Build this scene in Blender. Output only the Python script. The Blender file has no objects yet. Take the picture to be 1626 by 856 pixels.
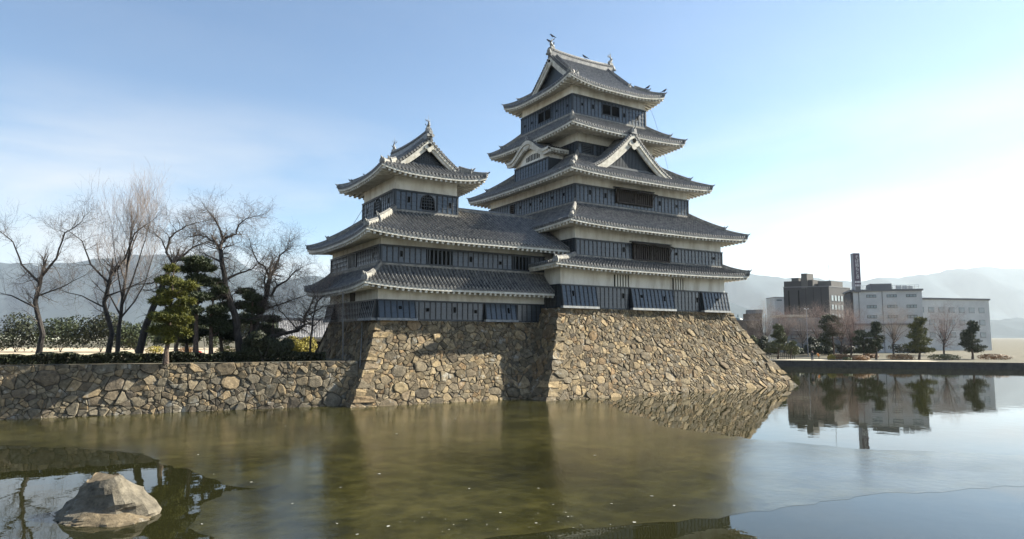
import bpy, math, random
from mathutils import Vector, Matrix
from math import sin, cos, pi, radians, sqrt, hypot, floor
SC = bpy.context.scene
COL = SC.collection
rnd = random.Random(11)

# ------------------------------------------------------------------ camera
FPX, IMW, IMH = 1051.8, 1626.0, 856.0
YAW, PITCH, ROLL, EYE = radians(58.2166), radians(5.7), radians(0.1707), 5.2
_fw = Vector((cos(PITCH)*cos(YAW), cos(PITCH)*sin(YAW), sin(PITCH)))
_r = _fw.cross(Vector((0, 0, 1))).normalized()
_u = _r.cross(_fw)
CR = _r*cos(ROLL)+_u*sin(ROLL)
CU = -_r*sin(ROLL)+_u*cos(ROLL)
cd = bpy.data.cameras.new('camera')
cam = bpy.data.objects.new('camera', cd)
COL.objects.link(cam)
cd.sensor_width = 36.0
cd.lens = 36.0*FPX/IMW
cd.clip_start = 0.1
cd.clip_end = 30000
cam.matrix_world = Matrix(((CR.x, CU.x, -_fw.x, 0), (CR.y, CU.y, -_fw.y, 0), (CR.z, CU.z, -_fw.z, EYE), (0, 0, 0, 1)))
SC.camera = cam

def P(x, y, depth):
    """world point seen at photo pixel (x, y) at a distance along the view axis"""
    return Vector((0, 0, EYE)) + (CR*((x-IMW/2-.5)/FPX) - CU*((y-IMH/2)/FPX) + _fw)*depth
def ray_z(x, y, z=0.0):
    r = CR*((x-IMW/2-.5)/FPX) - CU*((y-IMH/2)/FPX) + _fw
    return Vector((0, 0, EYE)) + r*((z-EYE)/r.z)
def pix(p):
    q = Vector(p)-Vector((0, 0, EYE)); d = q.dot(_fw)
    return (IMW/2+.5+FPX*q.dot(CR)/d, IMH/2-FPX*q.dot(CU)/d, d)

# ------------------------------------------------------------------ light
SUN_EL, SUN_AL = radians(34.5), radians(14.5)
sdir = Vector((cos(SUN_EL)*cos(SUN_AL), -cos(SUN_EL)*sin(SUN_AL), sin(SUN_EL)))
sl = bpy.data.lights.new('sun', 'SUN')
sl.energy = 5.0
sl.angle = radians(0.53)
sl.color = (1.0, .95, .81)
so = bpy.data.objects.new('sun', sl)
COL.objects.link(so)
so.rotation_euler = sdir.to_track_quat('Z', 'Y').to_euler()
so.location = (60, 20, 80)

W = bpy.data.worlds.new('World')
SC.world = W
W.use_nodes = True
wt = W.node_tree
wt.nodes.clear()
def WN(t, **k):
    n = wt.nodes.new(t)
    for a, b in k.items():
        setattr(n, a, b)
    return n
sky = WN('ShaderNodeTexSky', sky_type='NISHITA', sun_disc=False)
sky.sun_elevation = SUN_EL
sky.sun_rotation = pi/2+SUN_AL
sky.altitude = 600
sky.air_density = 1.0
sky.dust_density = 0.1
sky.ozone_density = 0.7
tc = WN('ShaderNodeTexCoord')
mp = WN('ShaderNodeMapping')
mp.inputs['Scale'].default_value = (1.0, 1.0, 4.2)
mp.inputs['Location'].default_value = (.4, .15, 0)
nz = WN('ShaderNodeTexNoise')
nz.inputs['Scale'].default_value = 1.7
nz.inputs['Detail'].default_value = 7
nz.inputs['Roughness'].default_value = .52
nz.inputs['Distortion'].default_value = .5
rp = WN('ShaderNodeValToRGB')
rp.color_ramp.elements[0].position = .38
rp.color_ramp.elements[1].position = .60
# thin cirrus gathers low over the horizon
sx = WN('ShaderNodeSeparateXYZ')
mr = WN('ShaderNodeMapRange')
mr.inputs['From Min'].default_value = .13
mr.inputs['From Max'].default_value = .33
mr.inputs['To Min'].default_value = .95
mr.inputs['To Max'].default_value = .04
mu = WN('ShaderNodeMath', operation='MULTIPLY')
mx = WN('ShaderNodeMixRGB')
mx.inputs['Color2'].default_value = (5.7, 5.7, 5.7, 1)
bg = WN('ShaderNodeBackground')
bg.inputs['Strength'].default_value = .057
wo = WN('ShaderNodeOutputWorld')
L = wt.links.new
L(tc.outputs['Generated'], mp.inputs['Vector'])
L(mp.outputs['Vector'], nz.inputs['Vector'])
L(nz.outputs['Fac'], rp.inputs['Fac'])
L(tc.outputs['Generated'], sx.inputs[0])
L(sx.outputs['Z'], mr.inputs['Value'])
L(rp.outputs['Color'], mu.inputs[0])
L(mr.outputs['Result'], mu.inputs[1])
L(mu.outputs[0], mx.inputs['Fac'])
tn = WN('ShaderNodeMixRGB', blend_type='MULTIPLY')
tn.inputs['Fac'].default_value = 1
tn.inputs['Color2'].default_value = (.87, 1.0, 1.07, 1)   # clean winter air
L(sky.outputs[0], tn.inputs['Color1'])
L(tn.outputs[0], mx.inputs['Color1'])
L(mx.outputs[0], bg.inputs['Color'])
L(bg.outputs[0], wo.inputs['Surface'])
SC.view_settings.view_transform = 'Standard'
SC.view_settings.look = 'None'
SC.view_settings.exposure = 1.62
SC.view_settings.gamma = 1.0
SC.cycles.max_bounces = 8
SC.cycles.volume_bounces = 1
SC.cycles.transparent_max_bounces = 6

# ------------------------------------------------------------------ materials
def mat(name, col, rough=.7, var=.0, nscale=2.0, bump=0.0, bscale=8.0, spec=.5, col2=None, rand=0.0, stretch=(1, 1, 1), metal=0.0, detail=6, island=False, split=(.35, .65)):
    """principled material: colour blotches by object-space noise, optional per-object tint, fine bump"""
    m = bpy.data.materials.new(name)
    m.use_nodes = True
    t = m.node_tree
    b = t.nodes['Principled BSDF']
    b.inputs['Roughness'].default_value = rough
    b.inputs['Metallic'].default_value = metal
    b.inputs['Specular IOR Level'].default_value = spec
    c1 = (*col, 1)
    out = None
    if col2 is None:
        col2 = tuple(c*(1-var) for c in col)
    tcn = t.nodes.new('ShaderNodeNewGeometry')
    mpn = t.nodes.new('ShaderNodeMapping')
    mpn.inputs['Scale'].default_value = stretch
    t.links.new(tcn.outputs['Position'], mpn.inputs['Vector'])
    if var or col2 != col:
        n = t.nodes.new('ShaderNodeTexNoise')
        n.inputs['Scale'].default_value = nscale
        n.inputs['Detail'].default_value = detail
        n.inputs['Roughness'].default_value = .62
        t.links.new(mpn.outputs[0], n.inputs['Vector'])
        r = t.nodes.new('ShaderNodeValToRGB')
        r.color_ramp.elements[0].position = split[0]
        r.color_ramp.elements[1].position = split[1]
        r.color_ramp.elements[0].color = (*col2, 1)
        r.color_ramp.elements[1].color = c1
        t.links.new(n.outputs['Fac'], r.inputs['Fac'])
        out = r.outputs['Color']
    if rand:
        oi = t.nodes.new('ShaderNodeObjectInfo')
        val = oi.outputs['Random']
        if island:
            ad = t.nodes.new('ShaderNodeMath'); ad.operation = 'ADD'
            fr = t.nodes.new('ShaderNodeMath'); fr.operation = 'FRACT'
            t.links.new(oi.outputs['Random'], ad.inputs[0])
            t.links.new(tcn.outputs['Random Per Island'], ad.inputs[1])
            t.links.new(ad.outputs[0], fr.inputs[0])
            val = fr.outputs[0]
        hs = t.nodes.new('ShaderNodeHueSaturation')
        m1 = t.nodes.new('ShaderNodeMapRange')
        m1.inputs['To Min'].default_value = 1-rand
        m1.inputs['To Max'].default_value = 1+rand
        t.links.new(val, m1.inputs['Value'])
        t.links.new(m1.outputs[0], hs.inputs['Value'])
        if out:
            t.links.new(out, hs.inputs['Color'])
        else:
            hs.inputs['Color'].default_value = c1
        out = hs.outputs[0]
    if out:
        t.links.new(out, b.inputs['Base Color'])
    else:
        b.inputs['Base Color'].default_value = c1
    if bump:
        n2 = t.nodes.new('ShaderNodeTexNoise')
        n2.inputs['Scale'].default_value = bscale
        n2.inputs['Detail'].default_value = 5
        t.links.new(mpn.outputs[0], n2.inputs['Vector'])
        bp = t.nodes.new('ShaderNodeBump')
        bp.inputs['Strength'].default_value = 1
        bp.inputs['Distance'].default_value = bump
        t.links.new(n2.outputs['Fac'], bp.inputs['Height'])
        t.links.new(bp.outputs[0], b.inputs['Normal'])
    return m

M = {}
M['plaster'] = mat('plaster', (.80, .775, .71), .85, nscale=1.1, col2=(.58, .535, .46), bump=.01, bscale=3, stretch=(1, 1, .28), split=(.34, .58))
M['eave'] = mat('eave_plaster', (.66, .635, .57), .85, nscale=1.6, col2=(.44, .41, .35))
M['tile'] = mat('roof_tile', (.22, .21, .195), .4, nscale=2.4, col2=(.075, .076, .08), bump=.008, bscale=14, rand=.12, island=True)
M['tile_end'] = mat('tile_end', (.15, .145, .14), .65, nscale=5, col2=(.06, .06, .06))
M['mortar'] = mat('ridge_mortar', (.31, .29, .25), .85, nscale=3, col2=(.13, .125, .115))
M['soffit'] = mat('soffit_shade_tone', (.34, .31, .26), .9, nscale=1.6, col2=(.20, .18, .15))  # darker than the eave plaster: shade between the rafters put into the colour
M['lacquer'] = mat('lacquer_board', (.022, .033, .045), .28, nscale=2.2, col2=(.012, .019, .027), rand=.3, stretch=(1, 1, 4), spec=.8)
M['batten'] = mat('lacquer_batten', (.008, .009, .011), .45, rand=.2)
M['rail'] = mat('lacquer_rail', (.022, .032, .042), .45, nscale=3, col2=(.018, .022, .028))
M['dark'] = mat('dark_opening', (.005, .005, .005), .9, spec=.05)
M['ridge'] = mat('ridge_tile', (.22, .21, .20), .6, nscale=5, col2=(.08, .08, .08))
M['wood'] = mat('brown_wood', (.045, .030, .021), .7, nscale=5, col2=(.018, .013, .010), stretch=(4, 4, .6))
M['barge'] = mat('white_barge', (.62, .59, .52), .8, nscale=2.5, col2=(.40, .365, .30))
M['ornament'] = mat('finial_tile', (.38, .37, .345), .6, nscale=6, col2=(.11, .11, .11))
M['weathered'] = mat('weathered_sill', (.30, .30, .29), .7, nscale=3, col2=(.13, .14, .15))

def stone_mat(name, ramp, dark=.42):
    m = bpy.data.materials.new(name)
    m.use_nodes = True
    t = m.node_tree
    b = t.nodes['Principled BSDF']
    b.inputs['Roughness'].default_value = .9
    b.inputs['Specular IOR Level'].default_value = .25
    g = t.nodes.new('ShaderNodeNewGeometry')
    oi = t.nodes.new('ShaderNodeObjectInfo')
    ad = t.nodes.new('ShaderNodeMath'); ad.operation = 'ADD'
    fr = t.nodes.new('ShaderNodeMath'); fr.operation = 'FRACT'
    t.links.new(oi.outputs['Random'], ad.inputs[0])
    t.links.new(g.outputs['Random Per Island'], ad.inputs[1])
    t.links.new(ad.outputs[0], fr.inputs[0])
    r = t.nodes.new('ShaderNodeValToRGB')
    el = r.color_ramp.elements
    for i, c in enumerate(ramp):
        e = el[i] if i < 2 else el.new(i/(len(ramp)-1))
        e.color = (*c, 1)
    for i, e in enumerate(sorted(el, key=lambda q: q.position)):
        pass
    el[0].position = 0.0
    t.links.new(fr.outputs[0], r.inputs['Fac'])
    n = t.nodes.new('ShaderNodeTexNoise')
    n.inputs['Scale'].default_value = 3.2
    n.inputs['Detail'].default_value = 9
    n.inputs['Roughness'].default_value = .68
    t.links.new(g.outputs['Position'], n.inputs['Vector'])
    r2 = t.nodes.new('ShaderNodeValToRGB')
    r2.color_ramp.elements[0].position = .33
    r2.color_ramp.elements[1].position = .66
    r2.color_ramp.elements[0].color = (dark, dark*.97, dark*.92, 1)
    r2.color_ramp.elements[1].color = (1.15, 1.12, 1.05, 1)
    t.links.new(n.outputs['Fac'], r2.inputs['Fac'])
    mx = t.nodes.new('ShaderNodeMixRGB'); mx.blend_type = 'MULTIPLY'
    mx.inputs['Fac'].default_value = 1
    t.links.new(r.outputs[0], mx.inputs['Color1'])
    t.links.new(r2.outputs[0], mx.inputs['Color2'])
    # pale lichen blotches
    n3 = t.nodes.new('ShaderNodeTexNoise')
    n3.inputs['Scale'].default_value = 1.3
    n3.inputs['Detail'].default_value = 8
    n3.inputs['Roughness'].default_value = .7
    t.links.new(g.outputs['Position'], n3.inputs['Vector'])
    r3 = t.nodes.new('ShaderNodeValToRGB')
    r3.color_ramp.elements[0].position = .58
    r3.color_ramp.elements[1].position = .66
    r3.color_ramp.elements[0].color = (0, 0, 0, 1)
    r3.color_ramp.elements[1].color = (.45, .45, .45, 1)
    t.links.new(n3.outputs['Fac'], r3.inputs['Fac'])
    mx2 = t.nodes.new('ShaderNodeMixRGB')
    mx2.inputs['Color2'].default_value = (.42, .41, .37, 1)
    t.links.new(r3.outputs[0], mx2.inputs['Fac'])
    t.links.new(mx.outputs[0], mx2.inputs['Color1'])
    t.links.new(mx2.outputs[0], b.inputs['Base Color'])
    n2 = t.nodes.new('ShaderNodeTexNoise')
    n2.inputs['Scale'].default_value = 7
    n2.inputs['Detail'].default_value = 8
    n2.inputs['Roughness'].default_value = .7
    t.links.new(g.outputs['Position'], n2.inputs['Vector'])
    bp = t.nodes.new('ShaderNodeBump')
    bp.inputs['Distance'].default_value = .07
    bp.inputs['Strength'].default_value = .9
    t.links.new(n2.outputs['Fac'], bp.inputs['Height'])
    t.links.new(bp.outputs[0], b.inputs['Normal'])
    return m
M['stone'] = stone_mat('wall_stone', [(0.127, 0.101, 0.064), (0.306, 0.227, 0.128), (0.210, 0.168, 0.116), (0.151, 0.128, 0.092), (0.361, 0.272, 0.161), (0.185, 0.155, 0.114), (0.268, 0.183, 0.102), (0.106, 0.089, 0.068), (0.293, 0.241, 0.163), (0.227, 0.182, 0.114)])
M['stone_grey'] = stone_mat('wall_stone_grey', [(0.149, 0.128, 0.093), (0.314, 0.239, 0.148), (0.197, 0.173, 0.135), (0.251, 0.206, 0.143), (0.162, 0.145, 0.117), (0.348, 0.263, 0.160), (0.216, 0.171, 0.117), (0.117, 0.100, 0.082), (0.296, 0.239, 0.166)])
M['rubble'] = mat('joint_rubble', (.11, .095, .07), .95, nscale=7, col2=(.03, .027, .022), bump=.1, bscale=5)

# ------------------------------------------------------------------ object helpers
ORG = {}
def link(o, parent=None):
    COL.objects.link(o)
    if parent is not None:
        o.parent = parent
    return o
def thing(name, loc, label, cat, group=None):
    o = bpy.data.objects.new(name, None)
    o.empty_display_size = .5
    COL.objects.link(o)
    o.location = loc
    ORG[o] = Vector(loc)
    o['label'] = label
    o['category'] = cat
    if group:
        o['group'] = group
    return o
def tag(o, label=None, cat=None, group=None, kind=None):
    if label: o['label'] = label
    if cat: o['category'] = cat
    if group: o['group'] = group
    if kind: o['kind'] = kind
    return o
def part_empty(name, parent, loc=None):
    o = bpy.data.objects.new(name, None)
    link(o, parent)
    w = Vector(loc) if loc is not None else ORG[parent]
    o.location = w-ORG[parent]
    ORG[o] = w
    return o
class MB:
    def __init__(s):
        s.v = []; s.f = []; s.m = []
    def add(s, vs, fs, mi=0):
        b = len(s.v)
        s.v.extend([tuple(q) for q in vs])
        s.f.extend([tuple(i+b for i in f) for f in fs])
        s.m.extend([mi]*len(fs))
    def hexa(s, p, mi=0):      # 8 points: bottom 4 ccw, top 4 ccw
        s.add(p, [(3, 2, 1, 0), (4, 5, 6, 7), (0, 1, 5, 4), (1, 2, 6, 5), (2, 3, 7, 6), (3, 0, 4, 7)], mi)
    def box(s, x0, x1, y0, y1, z0, z1, mi=0):
        s.hexa([(x0, y0, z0), (x1, y0, z0), (x1, y1, z0), (x0, y1, z0), (x0, y0, z1), (x1, y0, z1), (x1, y1, z1), (x0, y1, z1)], mi)
    def bar(s, a, b, w, h, up=(0, 0, 1), mi=0):   # box beam from a to b, section w x h, centred
        a = Vector(a); b = Vector(b); d = (b-a).normalized()
        side = d.cross(Vector(up))
        if side.length < 1e-5: side = d.cross(Vector((1, 0, 0)))
        side.normalize(); u = side.cross(d)
        p = []
        for e in (a, b):
            p.append([e-side*w/2-u*h/2, e+side*w/2-u*h/2, e+side*w/2+u*h/2, e-side*w/2+u*h/2])
        (p0, p1, p2, p3), (q0, q1, q2, q3) = p
        s.add([p0, p1, p2, p3, q0, q1, q2, q3], [(0, 1, 2, 3), (7, 6, 5, 4), (1, 0, 4, 5), (2, 1, 5, 6), (3, 2, 6, 7), (0, 3, 7, 4)], mi)
    def tube(s, pts, rad, n=6, mi=0, cap=True):
        pts = [Vector(q) for q in pts]
        ring = []
        prev = None
        for i, q in enumerate(pts):
            if i == 0: d = pts[1]-q
            elif i == len(pts)-1: d = q-pts[i-1]
            else: d = pts[i+1]-pts[i-1]
            if d.length < 1e-9: d = Vector((0, 0, 1))
            d.normalize()
            if prev is None:
                ax = Vector((1, 0, 0)) if abs(d.x) < .8 else Vector((0, 1, 0))
                prev = d.cross(ax).normalized()
            e = prev-d*prev.dot(d)
            if e.length < 1e-6: e = d.orthogonal()
            e.normalize(); prev = e
            f = d.cross(e)
            r = rad[i] if hasattr(rad, '__len__') else rad
            ring.append([q+e*(r*cos(2*pi*k/n))+f*(r*sin(2*pi*k/n)) for k in range(n)])
        vs = [p for r in ring for p in r]
        fs = []
        for i in range(len(pts)-1):
            for k in range(n):
                a = i*n+k; b = i*n+(k+1) % n
                fs.append((a, b, b+n, a+n))
        if cap:
            fs.append(tuple(range(n-1, -1, -1)))
            o = (len(pts)-1)*n
            fs.append(tuple(o+k for k in range(n)))
        s.add(vs, fs, mi)
    def disc(s, c, nrm, r, t=.04, n=8, mi=0):
        c = Vector(c); d = Vector(nrm).normalized()
        s.tube([c, c+d*t], r, n, mi)
    def grid(s, rows, mi=0, flip=False):
        n = len(rows[0])
        vs = [p for r in rows for p in r]
        fs = []
        for i in range(len(rows)-1):
            for k in range(n-1):
                q = (i*n+k, i*n+k+1, (i+1)*n+k+1, (i+1)*n+k)
                fs.append(q[::-1] if flip else q)
        s.add(vs, fs, mi)
    def prism(s, poly, off, mi=0):   # polygon (list of Vector) extruded by off
        n = len(poly); off = Vector(off)
        poly = [Vector(p) for p in poly]
        vs = poly+[p+off for p in poly]
        fs = [tuple(range(n)), tuple(range(2*n-1, n-1, -1))]
        for i in range(n):
            j = (i+1) % n
            fs.append((j, i, i+n, j+n))
        s.add(vs, fs, mi)
    def build(s, name, mats, parent=None, smooth=False, local=None, fixn=False):
        me = bpy.data.meshes.new(name)
        o = ORG[parent] if parent is not None else Vector((0, 0, 0))
        if local is not None: o = Vector(local)
        me.from_pydata([(a-o.x, b-o.y, c-o.z) for a, b, c in s.v], [], s.f)
        if not isinstance(mats, (list, tuple)): mats = [mats]
        for q in mats: me.materials.append(q)
        if len(mats) > 1: me.polygons.foreach_set('material_index', s.m)
        if smooth: me.polygons.foreach_set('use_smooth', [True]*len(s.f))
        me.update()
        ob = bpy.data.objects.new(name, me)
        link(ob, parent)
        if local is not None:
            ob.location = Vector(local)-(ORG[parent] if parent is not None else Vector((0, 0, 0)))
        ORG[ob] = o.copy()
        return ob
def inst(name, me, parent, loc, rotz=0.0, rotx=0.0):
    o = bpy.data.objects.new(name, me)
    link(o, parent)
    o.location = Vector(loc)-ORG[parent]
    o.rotation_euler = (rotx, 0, rotz)
    return o
# ------------------------------------------------------------------ castle kit
class Side:
    """one roof slope: eave A->B (inward normal to the left of A->B turned +90deg), run = horizontal depth at t=1"""
    def __init__(s, A, B, run, z0, z1, lift=.4, la=1, lb=1, c=.28, tmax=None, hA=None, hB=None, pw=3.0):
        s.A = Vector((A[0], A[1], 0)); s.B = Vector((B[0], B[1], 0))
        s.L = (s.B-s.A).length
        s.d = (s.B-s.A)/s.L
        s.n = Vector((-s.d.y, s.d.x, 0))
        s.run, s.z0, s.z1, s.lift, s.la, s.lb, s.c, s.pw = run, z0, z1, lift, la, lb, c, pw
        if tmax is None:
            def tmax(p):
                t = 1.0
                if hA: t = min(t, p/hA)
                if hB: t = min(t, (s.L-p)/hB)
                return max(t, 0.0)
        s.tmax = tmax
    def z(s, p, t):
        q = 2*p/s.L-1
        k = s.la if q < 0 else s.lb
        t = min(max(t, 0), 1)
        return s.z0+(s.z1-s.z0)*(t*(1-s.c)+s.c*t*t)+k*s.lift*abs(q)**s.pw*(1-t)**1.5
    def pt(s, p, t, dz=0.0):
        v = s.A+s.d*p+s.n*(s.run*t)
        return Vector((v.x, v.y, s.z(p, t)+dz))

ROW = .345
def tiles(parent, side, courses=None, fine=True, name='roof_tiles'):
    """the slope itself: half-round tile rows over pans, stepped course by course, one joined part"""
    m = MB()
    nrow = max(2, int(round(side.L/ROW)))
    w = side.L/nrow
    cols = []
    for i in range(nrow):
        pc = (i+.5)*w
        if fine:
            for o, h in ((-.10, 0), (-.09, .13), (0, .215), (.09, .13), (.10, 0)):
                cols.append((pc+o, h))
        else:
            for o, h in ((-.09, 0), (0, .11), (.09, 0)):
                cols.append((pc+o, h))
    cols = [(0.0, 0.0)]+cols+[(side.L, 0.0)]
    slope = hypot(side.run, side.z1-side.z0)
    nc = courses or max(3, int(slope/.34))
    tm = [side.tmax(p) for p, h in cols]
    top = max(tm)
    rows = []
    for k in range(nc):
        for e, dz in ((0, .035), (1, .0)):
            t = (k+e)/nc*top
            rows.append([side.pt(p, min(t, tm[j]), h+dz) for j, (p, h) in enumerate(cols)])
    m.grid(rows)
    # eave lip under the first course
    m.grid([[side.pt(p, 0, -.10) for p, h in cols], [side.pt(p, 0, h+.035) for p, h in cols]])
    # round antefixes
    for i in range(nrow):
        c = side.pt((i+.5)*w, 0, .035)
        m.disc(c+side.n*.02, -side.n, .092, .05, 8, 1)
    return tag(m.build(name, [M['tile'], M['tile_end']], parent), kind='stuff')

def eave(parent, side, over, ztop, cA=1, cB=1, pitch=.5, rw=.2):
    """white eave board, soffit and rafters of one side; over = overhang to the wall; ztop = soffit height at the wall"""
    n = max(6, int(side.L/.5))
    def row(ins, dz):
        a = ins*cA; b = side.L-ins*cB
        out = []
        for i in range(n+1):
            p = a+(b-a)*i/n
            q = side.pt(p, 0, dz)+side.n*ins
            out.append(q)
        return out
    def wrow(zo):
        a = over*cA; b = side.L-over*cB
        return [Vector((*(side.A+side.d*(a+(b-a)*i/n)+side.n*over).xy, zo)) for i in range(n+1)]
    m = MB()
    r = [row(.03, -.10), row(.03, -.27), row(.13, -.27), row(.13, -.14), wrow(ztop+.14)]
    m.grid([r[1], r[0]])
    m.grid([r[2], r[1]])
    m.grid([r[3], r[2]])
    m.grid([row(.10, -.10), row(.03, -.10)])
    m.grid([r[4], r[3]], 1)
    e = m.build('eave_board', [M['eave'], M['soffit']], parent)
    m = MB()
    k = max(3, int(side.L/pitch))
    for i in range(k+1):
        f = (i+.5)/(k+1)
        p = f*side.L
        a = side.pt(p, 0, -.355)+side.n*.11
        # rafters fan a little at the corners
        pa = max(over*.55*cA, min(side.L-over*.55*cB, p))
        wv = side.A+side.d*pa+side.n*(over+.05)
        b = Vector((wv.x, wv.y, ztop-.0))
        m.bar(a, b, rw, .22)
    tag(m.build('rafters', M['eave'], e), kind='stuff')
    return e

def hip_ridge(parent, pts, w=.30, h=.30, up=True, name='hip_ridge', orn=True, cap=True, ornmat='mortar'):
    """ridge of stacked tiles along a polyline, mortared sides, round cap, ornament tile at the low end pts[0]"""
    m = MB()
    pts = [Vector(p) for p in pts]
    d = (pts[-1]-pts[0]); d.z = 0; d.normalize()
    sd = Vector((-d.y, d.x, 0))
    rows = []
    n = len(pts)
    for i, p in enumerate(pts):
        l = 1.0
        rows.append([p-sd*w*.62+Vector((0, 0, -.15)), p-sd*w*.5+Vector((0, 0, h*.5)), p-sd*w*.56+Vector((0, 0, h*.5)), p-sd*w*.42+Vector((0, 0, h)),
                     p+sd*w*.42+Vector((0, 0, h)), p+sd*w*.56+Vector((0, 0, h*.5)), p+sd*w*.5+Vector((0, 0, h*.5)), p+sd*w*.62+Vector((0, 0, -.15))])
    m.grid(rows)
    a = len(rows[0])
    m.add(rows[0], [tuple(range(a))])
    m.add(rows[-1], [tuple(range(a-1, -1, -1))])
    if cap:
        m.tube([p+Vector((0, 0, h+.03)) for p in pts], .10, 6, 1)
    ob = m.build(name, [M[ornmat], M['tile']], parent)
    if orn:
        o = MB()
        p = pts[0]; f = -d
        sec = []
        prof = [(-.30, -.12), (-.26, .16), (-.17, .36), (-.10, .46), (0, .52), (.10, .46), (.17, .36), (.26, .16), (.30, -.12)]
        o.prism([p+sd*(x*w/.3)+Vector((0, 0, z*h/.34+.02))-f*.02 for x, z in prof], f*.10)
        if up:
            o.tube([p+Vector((0, 0, h*.9))+f*.0, p+Vector((0, 0, h*1.15))+f*.18, p+Vector((0, 0, h*1.65))+f*.36], [.10, .085, .03], 6)
        o.disc(p+Vector((0, 0, h*.55))+f*.08, f, .12, .06, 8)
        o.build('ridge_end_tile', M['ornament'], ob)
    return ob

def hips(parent, side, hA, low=.62, which='A', end=1.0, two=True):
    """two-tier hip ridge of a skirt roof at end A of the side"""
    def q(t):
        p = hA*t if which == 'A' else side.L-hA*t
        return side.pt(p, t, .05)
    s = 1-low
    n = 8
    if two:
        hip_ridge(parent, [q(.015+(s+.02-.015)*i/n) for i in range(n+1)], .26, .24)
        hip_ridge(parent, [q(s+(end-s)*i/n) for i in range(n+1)], .30, .42)
    else:
        hip_ridge(parent, [q(.015+(end-.015)*i/n) for i in range(n+1)], .28, .34)

def skirt(parent, o, i, z0, z1, wall, ztop, lift=.35, sides='WNES', flash=True, walls_hips=('WN', 'NE', 'ES', 'SW'), two=True):
    """roof skirt round a storey: o outer rect, i inner rect (x0,y0,x1,y1), wall = rect of wall below"""
    ox0, oy0, ox1, oy1 = o; ix0, iy0, ix1, iy1 = i
    wx0, wy0, wx1, wy1 = wall
    S = {'W': Side((ox0, oy0), (ox1, oy0), iy0-oy0, z0, z1, lift, hA=ix0-ox0, hB=ox1-ix1),
         'S': Side((ox1, oy0), (ox1, oy1), ox1-ix1, z0, z1, lift, hA=iy0-oy0, hB=oy1-iy1),
         'E': Side((ox1, oy1), (ox0, oy1), oy1-iy1, z0, z1, lift, hA=ox1-ix1, hB=ix0-ox0),
         'N': Side((ox0, oy1), (ox0, oy0), ix0-ox0, z0, z1, lift, hA=oy1-iy1, hB=iy0-oy0)}
    ov = {'W': wy0-oy0, 'N': wx0-ox0, 'S': ox1-wx1, 'E': oy1-wy1}
    roof = part_empty('roof', parent, ((ox0+ox1)/2, (oy0+oy1)/2, z0))
    for k in sides:
        s = S[k]
        tiles(roof, s, fine=k in 'WN', courses=None if k in 'WN' else 4)
        eave(roof, s, ov[k], ztop)
    if 'W' in sides and 'N' in sides: hips(roof, S['W'], ix0-ox0, which='A', two=two)
    if 'W' in sides and 'S' in sides: hips(roof, S['W'], ox1-ix1, which='B', two=two)
    if 'N' in sides and 'E' in sides: hips(roof, S['N'], oy1-iy1, which='A', two=two)
    if 'E' in sides and 'S' in sides: hips(roof, S['E'], ox1-ix1, which='A', two=two)
    if flash:
        m = MB()
        t = .13
        if 'W' in sides: m.bar((ix0-.1, iy0-t, z1+.06), (ix1+.1, iy0-t, z1+.06), .18, .2)
        if 'N' in sides: m.bar((ix0-t, iy1+.1, z1+.065), (ix0-t, iy0-.1, z1+.065), .18, .2)
        if 'S' in sides: m.bar((ix1+t, iy1+.1, z1+.065), (ix1+t, iy0-.1, z1+.065), .18, .2)
        m.build('wall_flashing', M['mortar'], roof)
    return roof, S

# ---- storeys
DIRS = {'W': ((1, 0), (0, -1), 0.0), 'N': ((0, -1), (-1, 0), -pi/2), 'S': ((0, 1), (1, 0), pi/2), 'E': ((-1, 0), (0, 1), pi)}
class Face:
    def __init__(s, k, rect):
        x0, y0, x1, y1 = rect
        s.k = k
        d, o, s.rz = DIRS[k]
        s.d = Vector((*d, 0)); s.o = Vector((*o, 0))
        s.org = Vector({'W': (x0, y0, 0), 'N': (x0, y1, 0), 'S': (x1, y0, 0), 'E': (x1, y1, 0)}[k])
        s.L = (x1-x0) if k in 'WE' else (y1-y0)
    def s_of(s, c):   # world coordinate along the face -> s
        return {'W': c-s.org.x, 'N': s.org.y-c, 'S': c-s.org.y, 'E': s.org.x-c}[s.k]
    def p(s, a, out, z):
        v = s.org+s.d*a+s.o*out
        return Vector((v.x, v.y, z))
    def box(s, mb, a0, a1, o0, o1, z0, z1, mi=0):
        q = [s.p(a0, o1, z0), s.p(a1, o1, z0), s.p(a1, o0, z0), s.p(a0, o0, z0), s.p(a0, o1, z1), s.p(a1, o1, z1), s.p(a1, o0, z1), s.p(a0, o0, z1)]
        mb.hexa(q, mi)

_pm = {}
def panel_mesh(w, h):
    """a panel of lapped boards, local x along the wall, y inward, origin bottom middle"""
    key = (round(w, 2), round(h, 2))
    if key in _pm: return _pm[key]
    w, h = key
    m = MB()
    nb = max(1, int(round(h/.42)))
    for i in range(nb):
        z0 = h*i/nb; z1 = h*(i+1)/nb-.004
        m.hexa([(-w/2, -.055, z0), (w/2, -.055, z0), (w/2, 0, z0), (-w/2, 0, z0), (-w/2, -.025, z1), (w/2, -.025, z1), (w/2, 0, z1), (-w/2, 0, z1)])
    me = bpy.data.meshes.new('panel')
    me.from_pydata(m.v, [], m.f)
    me.materials.append(M['lacquer'])
    _pm[key] = me
    return me
_bm = {}
def batten_mesh(h):
    key = round(h, 2)
    if key in _bm: return _bm[key]
    m = MB(); m.box(-.045, .045, -.075, 0, 0, key)
    me = bpy.data.meshes.new('batten')
    me.from_pydata(m.v, [], m.f)
    me.materials.append(M['batten'])
    _bm[key] = me
    return me

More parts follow.
